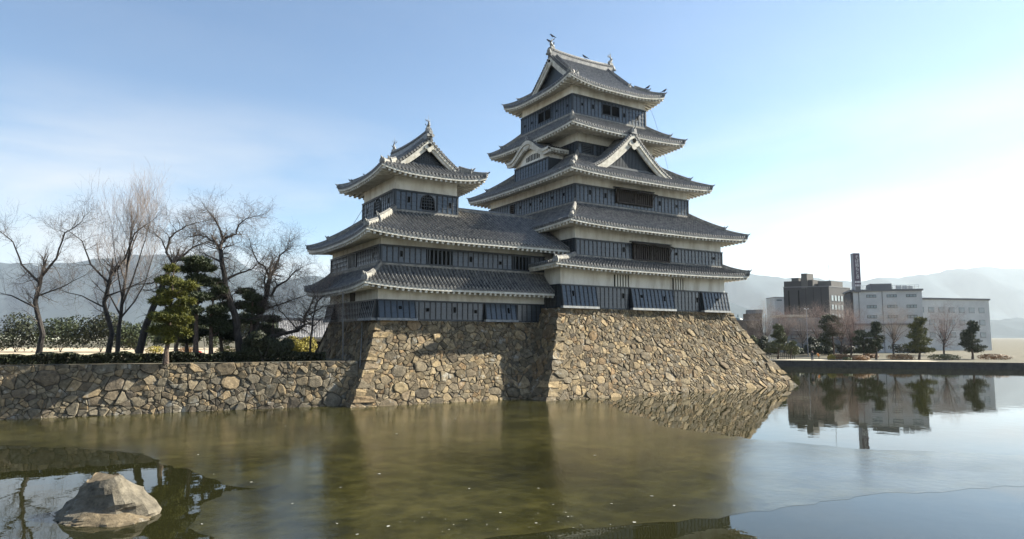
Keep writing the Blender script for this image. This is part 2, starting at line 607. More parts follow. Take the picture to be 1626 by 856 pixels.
def cladding(parent, face, zb, zc, pitch=.5, a0=None, a1=None, openings=(), holes=(), ends=True):
    """black board band on one face: backing, rails, one object per panel and batten; openings (s0,s1,z0,z1)"""
    a0 = 0 if a0 is None else a0
    a1 = face.L if a1 is None else a1
    m = MB()
    face.box(m, a0-.05, a1+.05, 0.004, .05, zb, zc, 0)
    face.box(m, a0-.09, a1+.09, .004, .17, zc-.09, zc+.005, 0)
    face.box(m, a0-.11, a1+.11, .004, .21, zc+.008, zc+.05, 1)
    face.box(m, a0-.08, a1+.08, .004, .15, zb, zb+.13, 0)
    if ends:
        for a in (a0, a1):
            face.box(m, a-.075, a+.075, .004, .16, zb+.13, zc-.09, 0)
    cl = m.build('cladding', [M['rail'], M['batten']], parent)
    n = max(1, int(round((a1-a0)/pitch)))
    w = (a1-a0)/n
    h0, h1 = zb+.13, zc-.09
    for i in range(n):
        c = a0+(i+.5)*w
        segs = [(h0, h1)]
        for (s0, s1, z0, z1) in openings:
            if s0 < c < s1:
                segs = []
                if z0-h0 > .12: segs.append((h0, z0))
                if h1-z1 > .12: segs.append((z1, h1))
        for b, t in segs:
            inst('panel', panel_mesh(w-.03, t-b), cl, face.p(c, .05, b), face.rz)
        if i:
            cc = a0+i*w
            b0, b1 = h0, h1
            ok = True
            for (s0, s1, z0, z1) in openings:
                if s0-.02 < cc < s1+.02:
                    ok = False
                    if z0-h0 > .12: inst('batten', batten_mesh(z0-h0), cl, face.p(cc, .05, h0), face.rz)
                    if h1-z1 > .12: inst('batten', batten_mesh(h1-z1), cl, face.p(cc, .05, z1), face.rz)
            if ok: inst('batten', batten_mesh(h1-h0), cl, face.p(cc, .05, h0), face.rz)
    for (c, z, kind) in holes:
        # snap to the middle of a panel
        c = a0+(floor((c-a0)/w)+.5)*w
        q = MB()
        wd, ht = (.09, .23) if kind == 's' else (.11, .13)
        for b in ((c-wd-.035, c-wd, z-ht, z+ht), (c+wd, c+wd+.035, z-ht, z+ht), (c-wd, c+wd, z-ht-.03, z-ht+.005), (c-wd, c+wd, z+ht-.005, z+ht+.03)):
            face.box(q, b[0], b[1], .09, .125, b[2], b[3], 0)
        face.box(q, c-wd, c+wd, .09, .112, z-ht+.005, z+ht-.005, 1)
        q.build('loophole', [M['batten'], M['dark']], cl)
    return cl

def flare(parent, face, a0, a1, zb, zc, out=.75, pitch=.5, slabs=True, holes=()):
    """stone-drop hatch: boards leaning outwards towards the bottom"""
    m = MB()
    q = lambda a, o, z: face.p(a, o, z)
    # wedge body (dark), sill beam
    m.hexa([q(a0, out, zb+.16), q(a1, out, zb+.16), q(a1, .05, zb+.16), q(a0, .05, zb+.16), q(a0, .16, zc-.04), q(a1, .16, zc-.04), q(a1, .06, zc-.04), q(a0, .06, zc-.04)], 0)
    fl = m.build('stone_drop_hatch', [M['rail']], parent)
    s = MB()
    s.hexa([q(a0-.12, out+.16, zb), q(a1+.12, out+.16, zb), q(a1+.12, out-.25, zb), q(a0-.12, out-.25, zb), q(a0-.12, out+.13, zb+.2), q(a1+.12, out+.13, zb+.2), q(a1+.12, out-.25, zb+.2), q(a0-.12, out-.25, zb+.2)])
    s.build('sill_beam', M['weathered'], fl)
    s = MB()
    face.box(s, a0-.1, a1+.1, .06, .24, zc-.1, zc+.02)
    s.build('head_rail', M['rail'], fl)
    n = max(1, int(round((a1-a0)/pitch))); w = (a1-a0)/n
    H = hypot(out-.16, zc-zb-.3)
    ang = math.atan2(out-.16, zc-zb-.3)
    b0 = zb+.2
    for i in range(n):
        o = inst('panel', panel_mesh(w-.03, H), fl, q(a0+(i+.5)*w, out+.005, b0))
        o.rotation_euler = (Matrix.Rotation(face.rz, 3, 'Z') @ Matrix.Rotation(-ang, 3, 'X')).to_euler()
    for i in range(n+1):
        o = inst('batten', batten_mesh(H), fl, q(a0+i*w, out+.02, b0))
        o.rotation_euler = (Matrix.Rotation(face.rz, 3, 'Z') @ Matrix.Rotation(-ang, 3, 'X')).to_euler()
    for (c, f, kind) in holes:
        i = floor((c-a0)/w); c = a0+(i+.5)*w
        k = MB()
        wd, ht = (.09, .24) if kind == 's' else (.12, .13)
        z = b0+H*cos(ang)*f; oo = out-.16; o1 = lambda zz: out-(out-.16)*(zz-b0)/(zc-zb-.3)+.06
        k.hexa([q(c-wd, o1(z-ht)+.02, z-ht), q(c+wd, o1(z-ht)+.02, z-ht), q(c+wd, o1(z-ht)-.1, z-ht), q(c-wd, o1(z-ht)-.1, z-ht), q(c-wd, o1(z+ht)+.02, z+ht), q(c+wd, o1(z+ht)+.02, z+ht), q(c+wd, o1(z+ht)-.1, z+ht), q(c-wd, o1(z+ht)-.1, z+ht)])
        k.build('loophole', M['dark'], fl)
    return fl

def plaster(parent, rect, z0, z1, name='plaster_wall'):
    m = MB()
    m.box(rect[0], rect[2], rect[1], rect[3], z0, z1)
    return m.build(name, M['plaster'], parent)

def barred(parent, face, a0, a1, z0, z1, n, mbar='rail', name='barred_window', bw=.12, out=.04, frame=True):
    m = MB()
    face.box(m, a0, a1, .0, out+.02, z0, z1, 0)
    w = m.build(name, M['dark'], parent)
    if frame:
        f = MB()
        face.box(f, a0-.08, a0, 0, out+.14, z0-.06, z1+.06); face.box(f, a1, a1+.08, 0, out+.14, z0-.06, z1+.06)
        face.box(f, a0, a1, 0, out+.13, z1, z1+.06); face.box(f, a0, a1, 0, out+.13, z0-.06, z0)
        f.build('window_frame', M['rail'], w)
    for i in range(n):
        c = a0+(a1-a0)*(i+.5)/n
        k = MB()
        face.box(k, c-bw/2, c+bw/2, out+.025, out+.11, z0, z1)
        k.build('window_bar', M[mbar], w)
    return w

def awning_window(parent, face, a0, a1, z0, z1):
    """projecting wooden grille window under a propped-up shutter"""
    m = MB()
    face.box(m, a0, a1, .0, .06, z0, z1, 0)
    w = m.build('shuttered_window', M['dark'], parent)
    f = MB()
    face.box(f, a0-.16, a0, .0, .34, z0-.1, z1+.04); face.box(f, a1, a1+.16, .0, .34, z0-.1, z1+.04)
    face.box(f, a0, a1, .0, .33, z1, z1+.1); face.box(f, a0, a1, .0, .36, z0-.1, z0)
    c = (a0+a1)/2
    face.box(f, c-.1, c+.1, .0, .30, z0, z1)
    f.build('window_frame', M['wood'], w)
    n = max(6, int((a1-a0)/.27))
    for i in range(n):
        s = a0+(a1-a0)*(i+.5)/n
        if abs(s-c) < .14: continue
        k = MB(); face.box(k, s-.065, s+.065, .10, .24, z0, z1); k.build('window_bar', M['wood'], w)
    for j, (b0, b1) in enumerate(((a0-.3, c-.03), (c+.03, a1+.25))):
        s = MB()
        q = face.p
        zt, zo = z1+.12, z1-.12-.1*j
        s.hexa([q(b0, .98, zo), q(b1, .98, zo), q(b1, .18, zt-.04), q(b0, .18, zt-.04), q(b0, .98, zo+.05), q(b1, .98, zo+.05), q(b1, .18, zt+.02), q(b0, .18, zt+.02)])
        for a in (b0+.05, (b0+b1)/2, b1-.05):
            s.bar(q(a, .16, zt-.08), q(a, 1.0, zo-.05), .07, .07)
        s.build('raised_shutter', M['wood'], w)
        s = MB()
        for a in (b0+.3, b1-.3):
            s.bar(q(a, .15, z0+.2), q(a, .92, zo), .05, .05)
        s.build('shutter_prop', M['wood'], w)
    t = MB(); face.box(t, a0-.45, a1+.45, .0, .30, z1+.17, z1+.25); t.build('head_board', M['batten'], w)
    return w

def gable_front(parent, c, ax, out, hw, zs, depth=.55, infill='slat', barge_w=(.62, .50), zfoot=None, boss=True, scale=1.0, rows=.33):
    """decorated gable end. c: plan point under the apex on the verge plane; ax: unit vector along the gable; out: outward; zs(a): roof surface height"""
    c = Vector((c[0], c[1], 0)); ax = Vector((*ax, 0)); out = Vector((*out, 0))
    pt = lambda a, o, z: c+ax*a+out*o+Vector((0, 0, z))
    N = 14
    g = part_empty('gable', parent, pt(0, 0, zs(0)))
    for sgn in (-1, 1):
        for (w0, w1, off, o0, o1) in ((.0, .45, 0, -.16, .10), (.45, 1.0, .0, -.16, .0)):
            m = MB()
            rows_ = []
            for i in range(N+1):
                a = hw*i/N
                bw = barge_w[0]+(barge_w[1]-barge_w[0])*i/N
                # board follows the slope; measured vertically, widened by the slope
                da = .05
                sl = (zs(max(a-da, 0))-zs(a+da))/(2*da) if a > 0 else (zs(0)-zs(da))/da
                k = sqrt(1+sl*sl)
                zt = zs(a)-.14-bw*k*w0; zb = zs(a)-.14-bw*k*w1
                rows_.append([pt(sgn*a, o1, zt), pt(sgn*a, o1, zb), pt(sgn*a, o0, zb), pt(sgn*a, o0, zt), pt(sgn*a, o1, zt)])
            m.grid(rows_, flip=sgn > 0)
            e = rows_[-1]; m.add(e[:4], [(0, 1, 2, 3)])
            m.build('barge_board', M['barge'], g)
    # verge: rolls over the edge with round end tiles
    m = MB()
    for sgn in (-1, 1):
        m.tube([pt(sgn*hw*i/N, -.22, zs(hw*i/N)+.13) for i in range(N+1)], .12, 6, 0)
        m.tube([pt(sgn*hw*i/N, .0, zs(hw*i/N)+.05) for i in range(N+1)], .06, 5, 0)
        d = 0.2; 
        while d < hw-.05:
            z = zs(d)
            m.disc(pt(sgn*d, .0, z+.04), out, .135, .15, 8, 1)
            sl = (zs(d)-zs(d+.1))/.1
            d += rows/sqrt(1+sl*sl)
    tag(m.build('verge_tiles', [M['tile'], M['tile_end']], g), kind='stuff')
    # infill
    zf = zfoot if zfoot is not None else zs(hw)-.3
    poly = []
    hz = lambda a: zs(abs(a))-.14-barge_w[0]*.9
    K = 20
    up = [pt(hw*(2*i/K-1), -depth, max(hz(hw*(2*i/K-1)), zf)) for i in range(K+1)]
    m = MB()
    lo = [Vector((p.x, p.y, zf-.01)) for p in up]
    m.grid([lo, up])
    inf = m.build('gable_board', M['rail'], g)
    if infill in ('slat', 'grid'):
        s = MB()
        a = -hw+.4
        while a < hw-.3:
            zt = hz(a)
            if zt > zf+.15:
                s.hexa([pt(a-.05, -depth+.08, zf), pt(a+.05, -depth+.08, zf), pt(a+.05, -depth+.005, zf), pt(a-.05, -depth+.005, zf), pt(a-.05, -depth+.08, zt), pt(a+.05, -depth+.08, zt), pt(a+.05, -depth+.005, zt), pt(a-.05, -depth+.005, zt)])
            a += .2 if infill == 'slat' else .17
        if infill == 'grid':
            z = zf+.17
            while z < zs(0)-1.2:
                # half width where hz(a) = z
                aa = 0
                while aa < hw and hz(aa) > z: aa += .03
                s.bar(pt(-aa, -depth+.1, z), pt(aa, -depth+.1, z), .05, .05)
                z += .17
        tag(s.build('slats', M['rail'], inf), kind='stuff')
    b = MB(); b.bar(pt(-hw*.86, -depth+.1, zf+.06), pt(hw*.86, -depth+.1, zf+.06), .2, .22); b.build('gable_sill', M['rail'], g)
    if boss:
        s = scale
        za = zs(0)-.14-barge_w[0]*.75
        m = MB()
        prof = [(0, .12), (.22, .0), (.30, -.20), (.52, -.30), (.60, -.52), (.42, -.66), (.30, -.62), (.24, -.86), (0, -1.02)]
        poly = [(x, z) for x, z in prof]+[(-x, z) for x, z in prof[-2:0:-1]]
        m.prism([pt(x*s*.75, .06, za+z*s*.75) for x, z in poly], out*.10)
        gg = m.build('gable_pendant', M['barge'], g)
        m = MB(); m.disc(pt(0, .15, za-.1*s), out, .17*s, .08, 8); m.build('boss', M['dark'], gg)
    return g

def shachi(parent, base, fwd, s=1.0):
    """fish-shaped ridge finial: head down on the ridge, tail flung up; fwd: horizontal unit vector the head faces"""
    b = Vector(base); f = Vector((*fwd, 0)); sd = Vector((-f.y, f.x, 0))
    q = lambda a, z, l=0: b+f*(a*s)+Vector((0, 0, z*s))+sd*(l*s)
    m = MB()
    m.tube([q(.30, .10), q(.20, .22), q(0, .34), q(-.16, .56), q(-.17, .82), q(-.04, 1.04), q(.08, 1.16)], [.13*s, .22*s, .25*s, .20*s, .14*s, .085*s, .05*s], 8)
    m.box(b.x-.3*s, b.x+.3*s, b.y-.3*s, b.y+.3*s, b.z-.2*s, b.z+.12*s)
    ob = m.build('fish_finial', M['ornament'], parent)
    t = MB()
    for l in (-.26, 0, .26):
        t.prism([q(.02, 1.0, l*.3-.02), q(.20, 1.12, l-.02), q(.34-abs(l)*.4, 1.42, l*1.3-.02), q(.10, 1.22, l-.02)], sd*.05*s)
    for z, a in ((.62, -.36), (.86, -.34), (.40, -.22)):
        t.prism([q(a+.2, z-.1, -.02), q(a-.08, z+.12, -.02), q(a+.2, z+.12, -.02)], sd*.05*s)
    for l in (-1, 1):
        t.prism([q(.05, .36, l*.2), q(-.1, .66, l*.48), q(.14, .60, l*.40)], f*.05*s)
    t.build('fins', M['ornament'], ob)
    r = MB(); r.tube([q(.05, 1.1), q(.02, 1.95)], [.018, .008], 4); r.build('lightning_rod', M['ornament'], ob)
    return ob

def irimoya(parent, rect, z0, z1, axis, verge, wall, ztop, lift, gin=.55, infill='slat', gw=(.6, .5), c=.34, fs=.9):
    """hip-and-gable top roof. axis: ridge direction 'X' or 'Y'; verge: distance of the verge plane from the end eave"""
    x0, y0, x1, y1 = rect
    wx0, wy0, wx1, wy1 = wall
    roof = part_empty('top_roof', parent, ((x0+x1)/2, (y0+y1)/2, z0))
    run = (y1-y0)/2 if axis == 'X' else (x1-x0)/2
    main = 'WE' if axis == 'X' else 'NS'
    C = {'W': ((x0, y0), (x1, y0)), 'S': ((x1, y0), (x1, y1)), 'E': ((x1, y1), (x0, y1)), 'N': ((x0, y1), (x0, y0))}
    ov = {'W': wy0-y0, 'N': wx0-x0, 'S': x1-wx1, 'E': y1-wy1}
    S = {}
    for k in 'WNES':
        A, B = C[k]
        L_ = hypot(B[0]-A[0], B[1]-A[1])
        if k in main:
            def tm(p, L_=L_):
                e = min(p, L_-p)
                return 1.0 if e >= verge else e/run
        else:
            def tm(p, L_=L_):
                e = min(p, L_-p)
                return min(e/run, (verge+gin+.05)/run)
        s = Side(A, B, run, z0, z1, lift, tmax=tm, c=c)
        S[k] = s
        tiles(roof, s, fine=k in 'WN', courses=None if k in 'WN' else 5)
        eave(roof, s, ov[k], ztop)
    hip_t = (verge+.15)/run
    pairs = (('W', 'A'), ('S', 'A'), ('E', 'A'), ('N', 'A'))
    for k, w in pairs:
        s = S[k]
        def q(t): return s.pt(run*t, t, .05)
        a = hip_t*.55
        hip_ridge(roof, [q(.01+(a-.01)*i/6) for i in range(7)], .26, .24)
        hip_ridge(roof, [q(a+(hip_t-a)*i/6) for i in range(7)], .30, .38)
    # descending ridges on the main slopes
    for k in main:
        s = S[k]
        for p in (verge+.75, s.L-verge-.75):
            hip_ridge(roof, [s.pt(p, .40+.58*i/8, .05) for i in range(9)], .30, .30, ornmat='ridge')
    # main ridge
    s = S[main[0]]
    N = 12
    a0, a1 = verge-.15, s.L-verge+.15
    cen = s.A+s.n*run
    pts = []
    for i in range(N+1):
        a = a0+(a1-a0)*i/N
        q = cen+s.d*a
        sag = .22*abs(2*i/N-1)**2.2
        pts.append(Vector((q.x, q.y, z1+sag)))
    m = MB()
    side = s.n
    for (w, lo, hi, mi) in ((.54, -.25, .26, 0), (.46, .26, .50, 2), (.38, .50, .64, 0)):
        rws = [[p-side*w/2+Vector((0, 0, lo)), p-side*w/2+Vector((0, 0, hi)), p+side*w/2+Vector((0, 0, hi)), p+side*w/2+Vector((0, 0, lo))] for p in pts]
        m.grid(rws, mi); m.add(rws[0], [(0, 1, 2, 3)], mi); m.add(rws[-1], [(3, 2, 1, 0)], mi)
    m.tube([p+Vector((0, 0, .67)) for p in pts], .12, 7, 0)
    k = 0
    for i in range(int((a1-a0)/.32)):
        f = (i+.5)*.32/(a1-a0)
        j = min(int(f*N), N-1); p = pts[j].lerp(pts[j+1], f*N-j)
        for sg in (-1, 1):
            m.disc(p+side*sg*.24+Vector((0, 0, .44)), side*sg, .09, .05, 6, 1)
    rd = m.build('main_ridge', [M['tile'], M['tile_end'], M['ridge']], roof)
    for e, sg in ((pts[0], -1), (pts[-1], 1)):
        o = MB()
        f = s.d*sg
        prof = [(-.52, -.12), (-.46, .3), (-.32, .62), (-.16, .86), (0, .95), (.16, .86), (.30, .62), (.42, .3), (.52, -.12)]
        o.prism([e+side*x*fs*.85+Vector((0, 0, z*fs*.85))-f*.03 for x, z in prof], f*.16)
        for x in (-.42, .42):
            o.disc(e+side*x*fs*.8+Vector((0, 0, .02))+f*.1, f, .15, .1, 8)
        o.disc(e+Vector((0, 0, .3))+f*.1, f, .2, .12, 8)
        o.build('ridge_end_tile', M['ornament'], rd)
        shachi(rd, e-f*.35+Vector((0, 0, .72)), (-f.x, -f.y), fs)
    # gables
    g = {'X': (('N', (x0+verge, (y0+y1)/2), (0, 1), (-1, 0)), ('S', (x1-verge, (y0+y1)/2), (0, 1), (1, 0))),
         'Y': (('W', ((x0+x1)/2, y0+verge), (1, 0), (0, -1)), ('E', ((x0+x1)/2, y1-verge), (1, 0), (0, 1)))}[axis]
    sm = S[main[0]]
    zs = lambda a: sm.z(sm.L/2, 1-abs(a)/run)
    hw = run-verge*.93
    for k, cc, ax, out in g:
        gable_front(roof, cc, ax, out, hw, zs, depth=gin, infill=infill, barge_w=gw, zfoot=z0+(z1-z0)*((verge+gin)/run*(1-c)+c*((verge+gin)/run)**2)-.02)
    return roof, S
# ------------------------------------------------------------------ main keep
keep = thing('castle_keep', (46.3, 59, 7.6), 'tallest black and white castle tower with five tiled roofs', 'castle tower')
F1 = (34.85, 48.0, 56.4, 70.0)
F2 = (36.6, 48.08, 56.1, 69.95)
F3 = (38.65, 50.7, 53.97, 67.3)
F5 = (41.0, 53.4, 51.6, 64.9)
F6 = (41.15, 54.4, 51.45, 64.2)
plaster(keep, F1, 7.62, 11.75)
plaster(keep, F2, 11.9, 15.6)
plaster(keep, F3, 17.0, 21.15)
plaster(keep, F5, 22.5, 26.5)
plaster(keep, F6, 27.2, 32.0)
# first floor
fw_ = Face('W', F1); fn_ = Face('N', F1)
a = lambda x: x-F1[0]
cladding(keep, fw_, 7.68, 9.78, .5, openings=((-.1, a(38.75), 7, 10), (a(42.95), a(48.55), 7, 10), (a(52.6), 22, 7, 10)),
         holes=((a(42.1), 9.0, 's'), (a(51.9), 8.9, 's')))
cladding(keep, fn_, 7.68, 9.78, .5, openings=((-.1, 1.5, 7, 10),))
flare(keep, fw_, -.05, a(38.7), 7.66, 9.80, .50, holes=((a(36.2), .62, 's'),))
flare(keep, fw_, a(43.0), a(48.5), 7.66, 9.80, .50, holes=((a(44.2), .62, 'q'), (a(47.2), .55, 's')))
flare(keep, fw_, a(52.7), a(56.4)+.1, 7.66, 9.80, .50, holes=((a(54.6), .62, 'q'),))
barred(keep, fw_, a(41.1), a(43.1), 9.86, 11.0, 6, 'plaster', 'barred_window', .17, frame=False)
barred(keep, fw_, a(48.75), a(50.4), 9.86, 11.0, 5, 'plaster', 'barred_window', .17, frame=False)
roof1, R1S = skirt(keep, (33.05, 46.2, 58.2, 71.8), (36.6, 48.08, 56.1, 69.95), 11.42, 12.42, F1, 11.40, .22, two=False)
# second floor
fw2 = Face('W', F2); fn2 = Face('N', F2); b = lambda x: x-F2[0]
cladding(keep, fw2, 12.52, 14.08, .5, openings=((b(43.4), b(48.3), 12, 14.4),), holes=((b(42.1), 13.45, 's'), (b(49.3), 13.5, 'q'), (b(54.6), 13.4, 'q')))
cladding(keep, fn2, 12.52, 14.08, .5)
awning_window(keep, fw2, b(43.6), b(48.1), 12.62, 14.12)
roof2, R2S = skirt(keep, (34.62, 46.1, 58.08, 71.9), (38.65, 50.7, 53.97, 67.3), 15.28, 18.05, F2, 15.35, .32)
# third floor
fw3 = Face('W', F3); fn3 = Face('N', F3); c3 = lambda x: x-F3[0]
cladding(keep, fw3, 18.15, 19.95, .5, openings=((c3(43.7), c3(48.6), 18.7, 20.3),), holes=((c3(40.3), 19.3, 's'), (c3(42.6), 19.2, 's'), (c3(49.6), 19.2, 's'), (c3(52.0), 19.15, 'q')))
cladding(keep, fn3, 18.15, 19.95, .5, openings=((fn3.s_of(62.6), fn3.s_of(61.7), 18, 20.3),), holes=tuple((fn3.s_of(y), 19.2, 'q') for y in (52.4, 54.6, 56.5, 58.6, 60.3)))
awning_window(keep, fw3, c3(43.85), c3(48.45), 18.72, 20.0)
lw = barred(keep, fn3, fn3.s_of(62.55), fn3.s_of(61.75), 18.4, 19.75, 0, name='louvred_window')
mm = MB()
for i in range(6): fn3.box(mm, fn3.s_of(62.55), fn3.s_of(61.75), .06, .16, 18.46+.22*i, 18.53+.22*i)
mm.build('louvres', M['wood'], lw)
roof3, R3S = skirt(keep, (36.72, 48.77, 55.9, 69.23), (41.0, 53.4, 51.6, 64.9), 20.88, 23.85, F3, 20.95, .28)
# fourth / fifth floor
fw5 = Face('W', F5); fn5 = Face('N', F5); c5 = lambda x: x-F5[0]
cladding(keep, fw5, 23.95, 25.2, .5, openings=((c5(41.5), c5(42.8), 24, 25.3),))
cladding(keep, fn5, 23.95, 25.2, .5)
lw = barred(keep, fw5, c5(41.6), c5(42.7), 24.12, 24.95, 0, name='louvred_window')
mm = MB()
for i in range(5): fw5.box(mm, c5(41.6), c5(42.7), .06, .15, 24.16+.17*i, 24.22+.17*i)
mm.build('louvres', M['rail'], lw)
roof4, R4S = skirt(keep, (38.5, 50.9, 54.1, 67.4), (41.15, 54.4, 51.45, 64.2), 26.22, 28.45, F5, 26.35, .30)
# top floor
fw6 = Face('W', F6); fn6 = Face('N', F6); c6 = lambda x: x-F6[0]
def pair_window(face, s0, s1, z0, z1):
    mid = (s0+s1)/2
    for u0, u1 in ((s0, mid-.07), (mid+.07, s1)):
        m = MB(); face.box(m, u0, u1, 0, .06, z0, z1)
        w = m.build('window', M['dark'], keep)
        f = MB()
        face.box(f, u0-.07, u0, 0, .17, z0-.07, z1+.07); face.box(f, u1, u1+.07, 0, .17, z0-.07, z1+.07)
        face.box(f, u0, u1, 0, .16, z1, z1+.07); face.box(f, u0, u1, 0, .16, z0-.07, z0)
        f.build('window_frame', M['rail'], w)
cladding(keep, fw6, 28.58, 30.66, .5, openings=((c6(45.05), c6(47.6), 29.2, 30.35),), holes=((c6(42.3), 29.75, 'q'), (c6(44.0), 29.75, 's'), (c6(48.5), 29.6, 's'), (c6(50.2), 29.6, 's')))
cladding(keep, fn6, 28.58, 30.66, .5, openings=((fn6.s_of(60.7), fn6.s_of(58.1), 29.1, 30.3),), holes=tuple((fn6.s_of(y), 29.6, 'q') for y in (55.3, 57.0, 62.2, 63.4)))
pair_window(fw6, c6(45.15), c6(47.5), 29.22, 30.32)
pair_window(fn6, fn6.s_of(60.6), fn6.s_of(58.2), 29.12, 30.25)
roof5, R5S = irimoya(keep, (39.55, 52.8, 53.05, 65.8), 31.55, 36.85, 'X', 2.25, F6, 31.75, .72, infill='plain', c=.25, fs=.85)
# great triangular gable on the west side of the third roof
def zc_(a):
    q = abs(a)/5.4
    return 26.35-4.3*(q*1.22-.22*q*q*q) if q < 1 else 26.35-4.3*q
for sg in (-1, 1):
    # rows run down from the ridge, eave along y
    n = 12
    m = MB()
    ys = []
    y = 50.55
    while y < 53.5:
        for o, h in ((-.085, 0), (-.055, .07), (0, .11), (.055, .07), (.085, 0)): ys.append((y+.15+o, h))
        y += .3
    rws = []
    for k in range(16):
        for e, dz in ((0, .0), (1, .035)):
            q = 5.5*(k+e)/16
            rws.append([Vector((46.3+sg*q, yy, zc_(q)+h+dz)) for yy, h in ys])
    m.grid(rws, flip=sg < 0)
    tag(m.build('gable_roof_tiles', M['tile'], roof3), kind='stuff')
gable_front(roof3, (46.3, 50.75), (1, 0), (0, -1), 5.45, zc_, depth=.5, infill='slat', barge_w=(.78, .62), zfoot=22.4, scale=1.5, rows=.32)
hip_ridge(roof3, [Vector((46.3, 50.62, 26.35)), Vector((46.3, 51.6, 26.3)), Vector((46.3, 52.5, 26.28)), Vector((46.3, 53.4, 26.28))], .36, .42)
# curved gable bay on the north side
bay = part_empty('curved_gable_bay', keep, (39.9, 58.9, 22.2))
BR = (39.0, 55.65, 41.0, 62.15)
bw_ = plaster(bay, BR, 21.9, 24.75)
fb = Face('N', BR); fbw = Face('W', BR)
cladding(bay, fb, 22.25, 23.8, .55)
m = MB(); fbw.box(m, -.02, 1.98, .004, .06, 22.3, 23.8); m.build('side_boards', M['rail'], bay)
def zk(a):      # karahafu outline, a from the centre
    q = min(abs(a)/4.15, 1)
    return 24.5+1.65*(.5+.5*cos(pi*min(q*1.12, 1)))**1.15+.12*max(q-.8, 0)*5*.6
bc = 58.9
X0 = 38.25
m = MB()
rws = []
NA = 56
xs = []
x = X0
while x < 41.0:
    for o, h in ((-.08, 0), (-.05, .06), (0, .09), (.05, .06), (.08, 0)): xs.append((x+.14+o, h))
    x += .3
for i in range(NA+1):
    al = 4.2*(2*i/NA-1)
    rws.append([Vector((xx, bc+al, zk(al)+.14+h)) for xx, h in xs])
m.grid(rws, flip=True)
for i in range(NA):
    al = 4.2*(2*(i+.5)/NA-1)
    if i % 2 == 0: m.disc(Vector((X0+.08, bc+al, zk(al)+.17)), (-1, 0, 0), .09, .08, 8, 1)
tag(m.build('curved_roof_tiles', [M['tile'], M['tile_end']], bay), kind='stuff')
for (w0, w1, xa, xb) in ((.0, .34, X0-.04, X0+.3), (.34, .74, X0+.10, X0+.4)):
    m = MB()
    r_ = []
    for i in range(NA+1):
        al = 4.15*(2*i/NA-1)
        k = .75+.5*(1-abs(al)/4.15)
        y = bc+al
        r_.append([Vector((xa, y, zk(al)+.1-w0*k)), Vector((xa, y, zk(al)+.1-w1*k)), Vector((xb, y, zk(al)+.1-w1*k)), Vector((xb, y, zk(al)+.1-w0*k)), Vector((xa, y, zk(al)+.1-w0*k))])
    m.grid(r_)
    m.add(r_[0][:4], [(0, 1, 2, 3)]); m.add(r_[-1][:4], [(3, 2, 1, 0)])
    m.build('curved_barge_board', M['barge'], bay)
m = MB()
# tympanum with slit vent and small pendant
r_ = [[Vector((39.02-.06, bc+4.0*(2*i/30-1), 23.9)) for i in range(31)], [Vector((39.02-.06, bc+4.0*(2*i/30-1), zk(4.0*(2*i/30-1))+.1)) for i in range(31)]]
m.grid([r_[1][6:25], [Vector((p.x, p.y, max(23.85, 0))) for p in r_[1][6:25]]])
m.build('tympanum', M['plaster'], bay)
for i in range(9):
    m = MB(); m.box(38.90, 38.98, bc-1.5+i*.3-.05, bc-1.5+i*.3+.05, 24.15, 24.8-.012*(i-4)**2); m.build('vent_slat', M['dark'], bay)
m = MB()
m.prism([Vector((X0-.02, bc+y*1.2, zk(0)-.62+z*1.2)) for y, z in ((-.5, .1), (.5, .1), (.42, -.12), (.16, -.2), (0, -.36), (-.16, -.2), (-.42, -.12))], Vector((.1, 0, 0)))
m.build('gable_pendant', M['barge'], bay)
# low side eaves of the bay
for ys_, sg in ((bc-4.15, 1), (bc+4.15, -1)):
    m = MB()
    m.hexa([(X0, ys_, 24.40), (41.0, ys_, 24.40), (41.0, ys_+sg*1.0, 24.5), (X0, ys_+sg*1.0, 24.5), (X0, ys_, 24.62), (41.0, ys_, 24.62), (41.0, ys_+sg*1.0, 24.66), (X0, ys_+sg*1.0, 24.66)] if sg > 0 else
           [(X0, ys_-1.0, 24.5), (41.0, ys_-1.0, 24.5), (41.0, ys_, 24.40), (X0, ys_, 24.40), (X0, ys_-1.0, 24.66), (41.0, ys_-1.0, 24.66), (41.0, ys_, 24.62), (X0, ys_, 24.62)])
    for i in range(7):
        m.box(X0+.15+i*.4, X0+.33+i*.4, min(ys_, ys_+sg*.9)+.03, max(ys_, ys_+sg*.9)-.03, 24.2, 24.39)
    m.build('side_eave', M['eave'], bay)
hip_ridge(bay, [Vector((X0+.1, bc, zk(0)+.2)), Vector((39.5, bc, zk(0)+.2)), Vector((41.0, bc, zk(0)+.2))], .3, .28)
# lightning cable
m = MB(); m.tube([P(1030, 165, 86), P(1040, 190, 85.5), P(1052, 232, 84), P(1061, 268, 82.5)], .022, 4); m.build('lightning_cable', M['weathered'], keep)

# ------------------------------------------------------------------ small keep with its connecting wing
sk = thing('small_keep', (24, 56, 6.3), 'smaller three-roofed castle tower at the left with low wing joining the tall one', 'castle tower')
K1 = (18.7, 50.45, 34.82, 63.4)
K2 = (18.95, 50.68, 34.82, 63.9)
K3 = (21.1, 53.3, 27.1, 61.3)
plaster(sk, K1, 6.3, 9.35)
plaster(sk, K2, 10.6, 13.6)
m = MB(); m.box(34.80, 36.55, 51.2, 60, 10.9, 13.6); m.build('plaster_wall', M['plaster'], sk)
plaster(sk, K3, 14.5, 19.35)
gw = Face('W', K1); gn = Face('N', K1); d1 = lambda x: x-K1[0]
cladding(sk, gw, 6.4, 8.02, .5, openings=((-.1, d1(21.9), 6, 8.3), (d1(28.35), d1(31.55), 6, 8.3)), holes=((d1(23.2), 7.3, 'q'), (d1(25.4), 7.35, 's'), (d1(27.5), 7.25, 'q')))
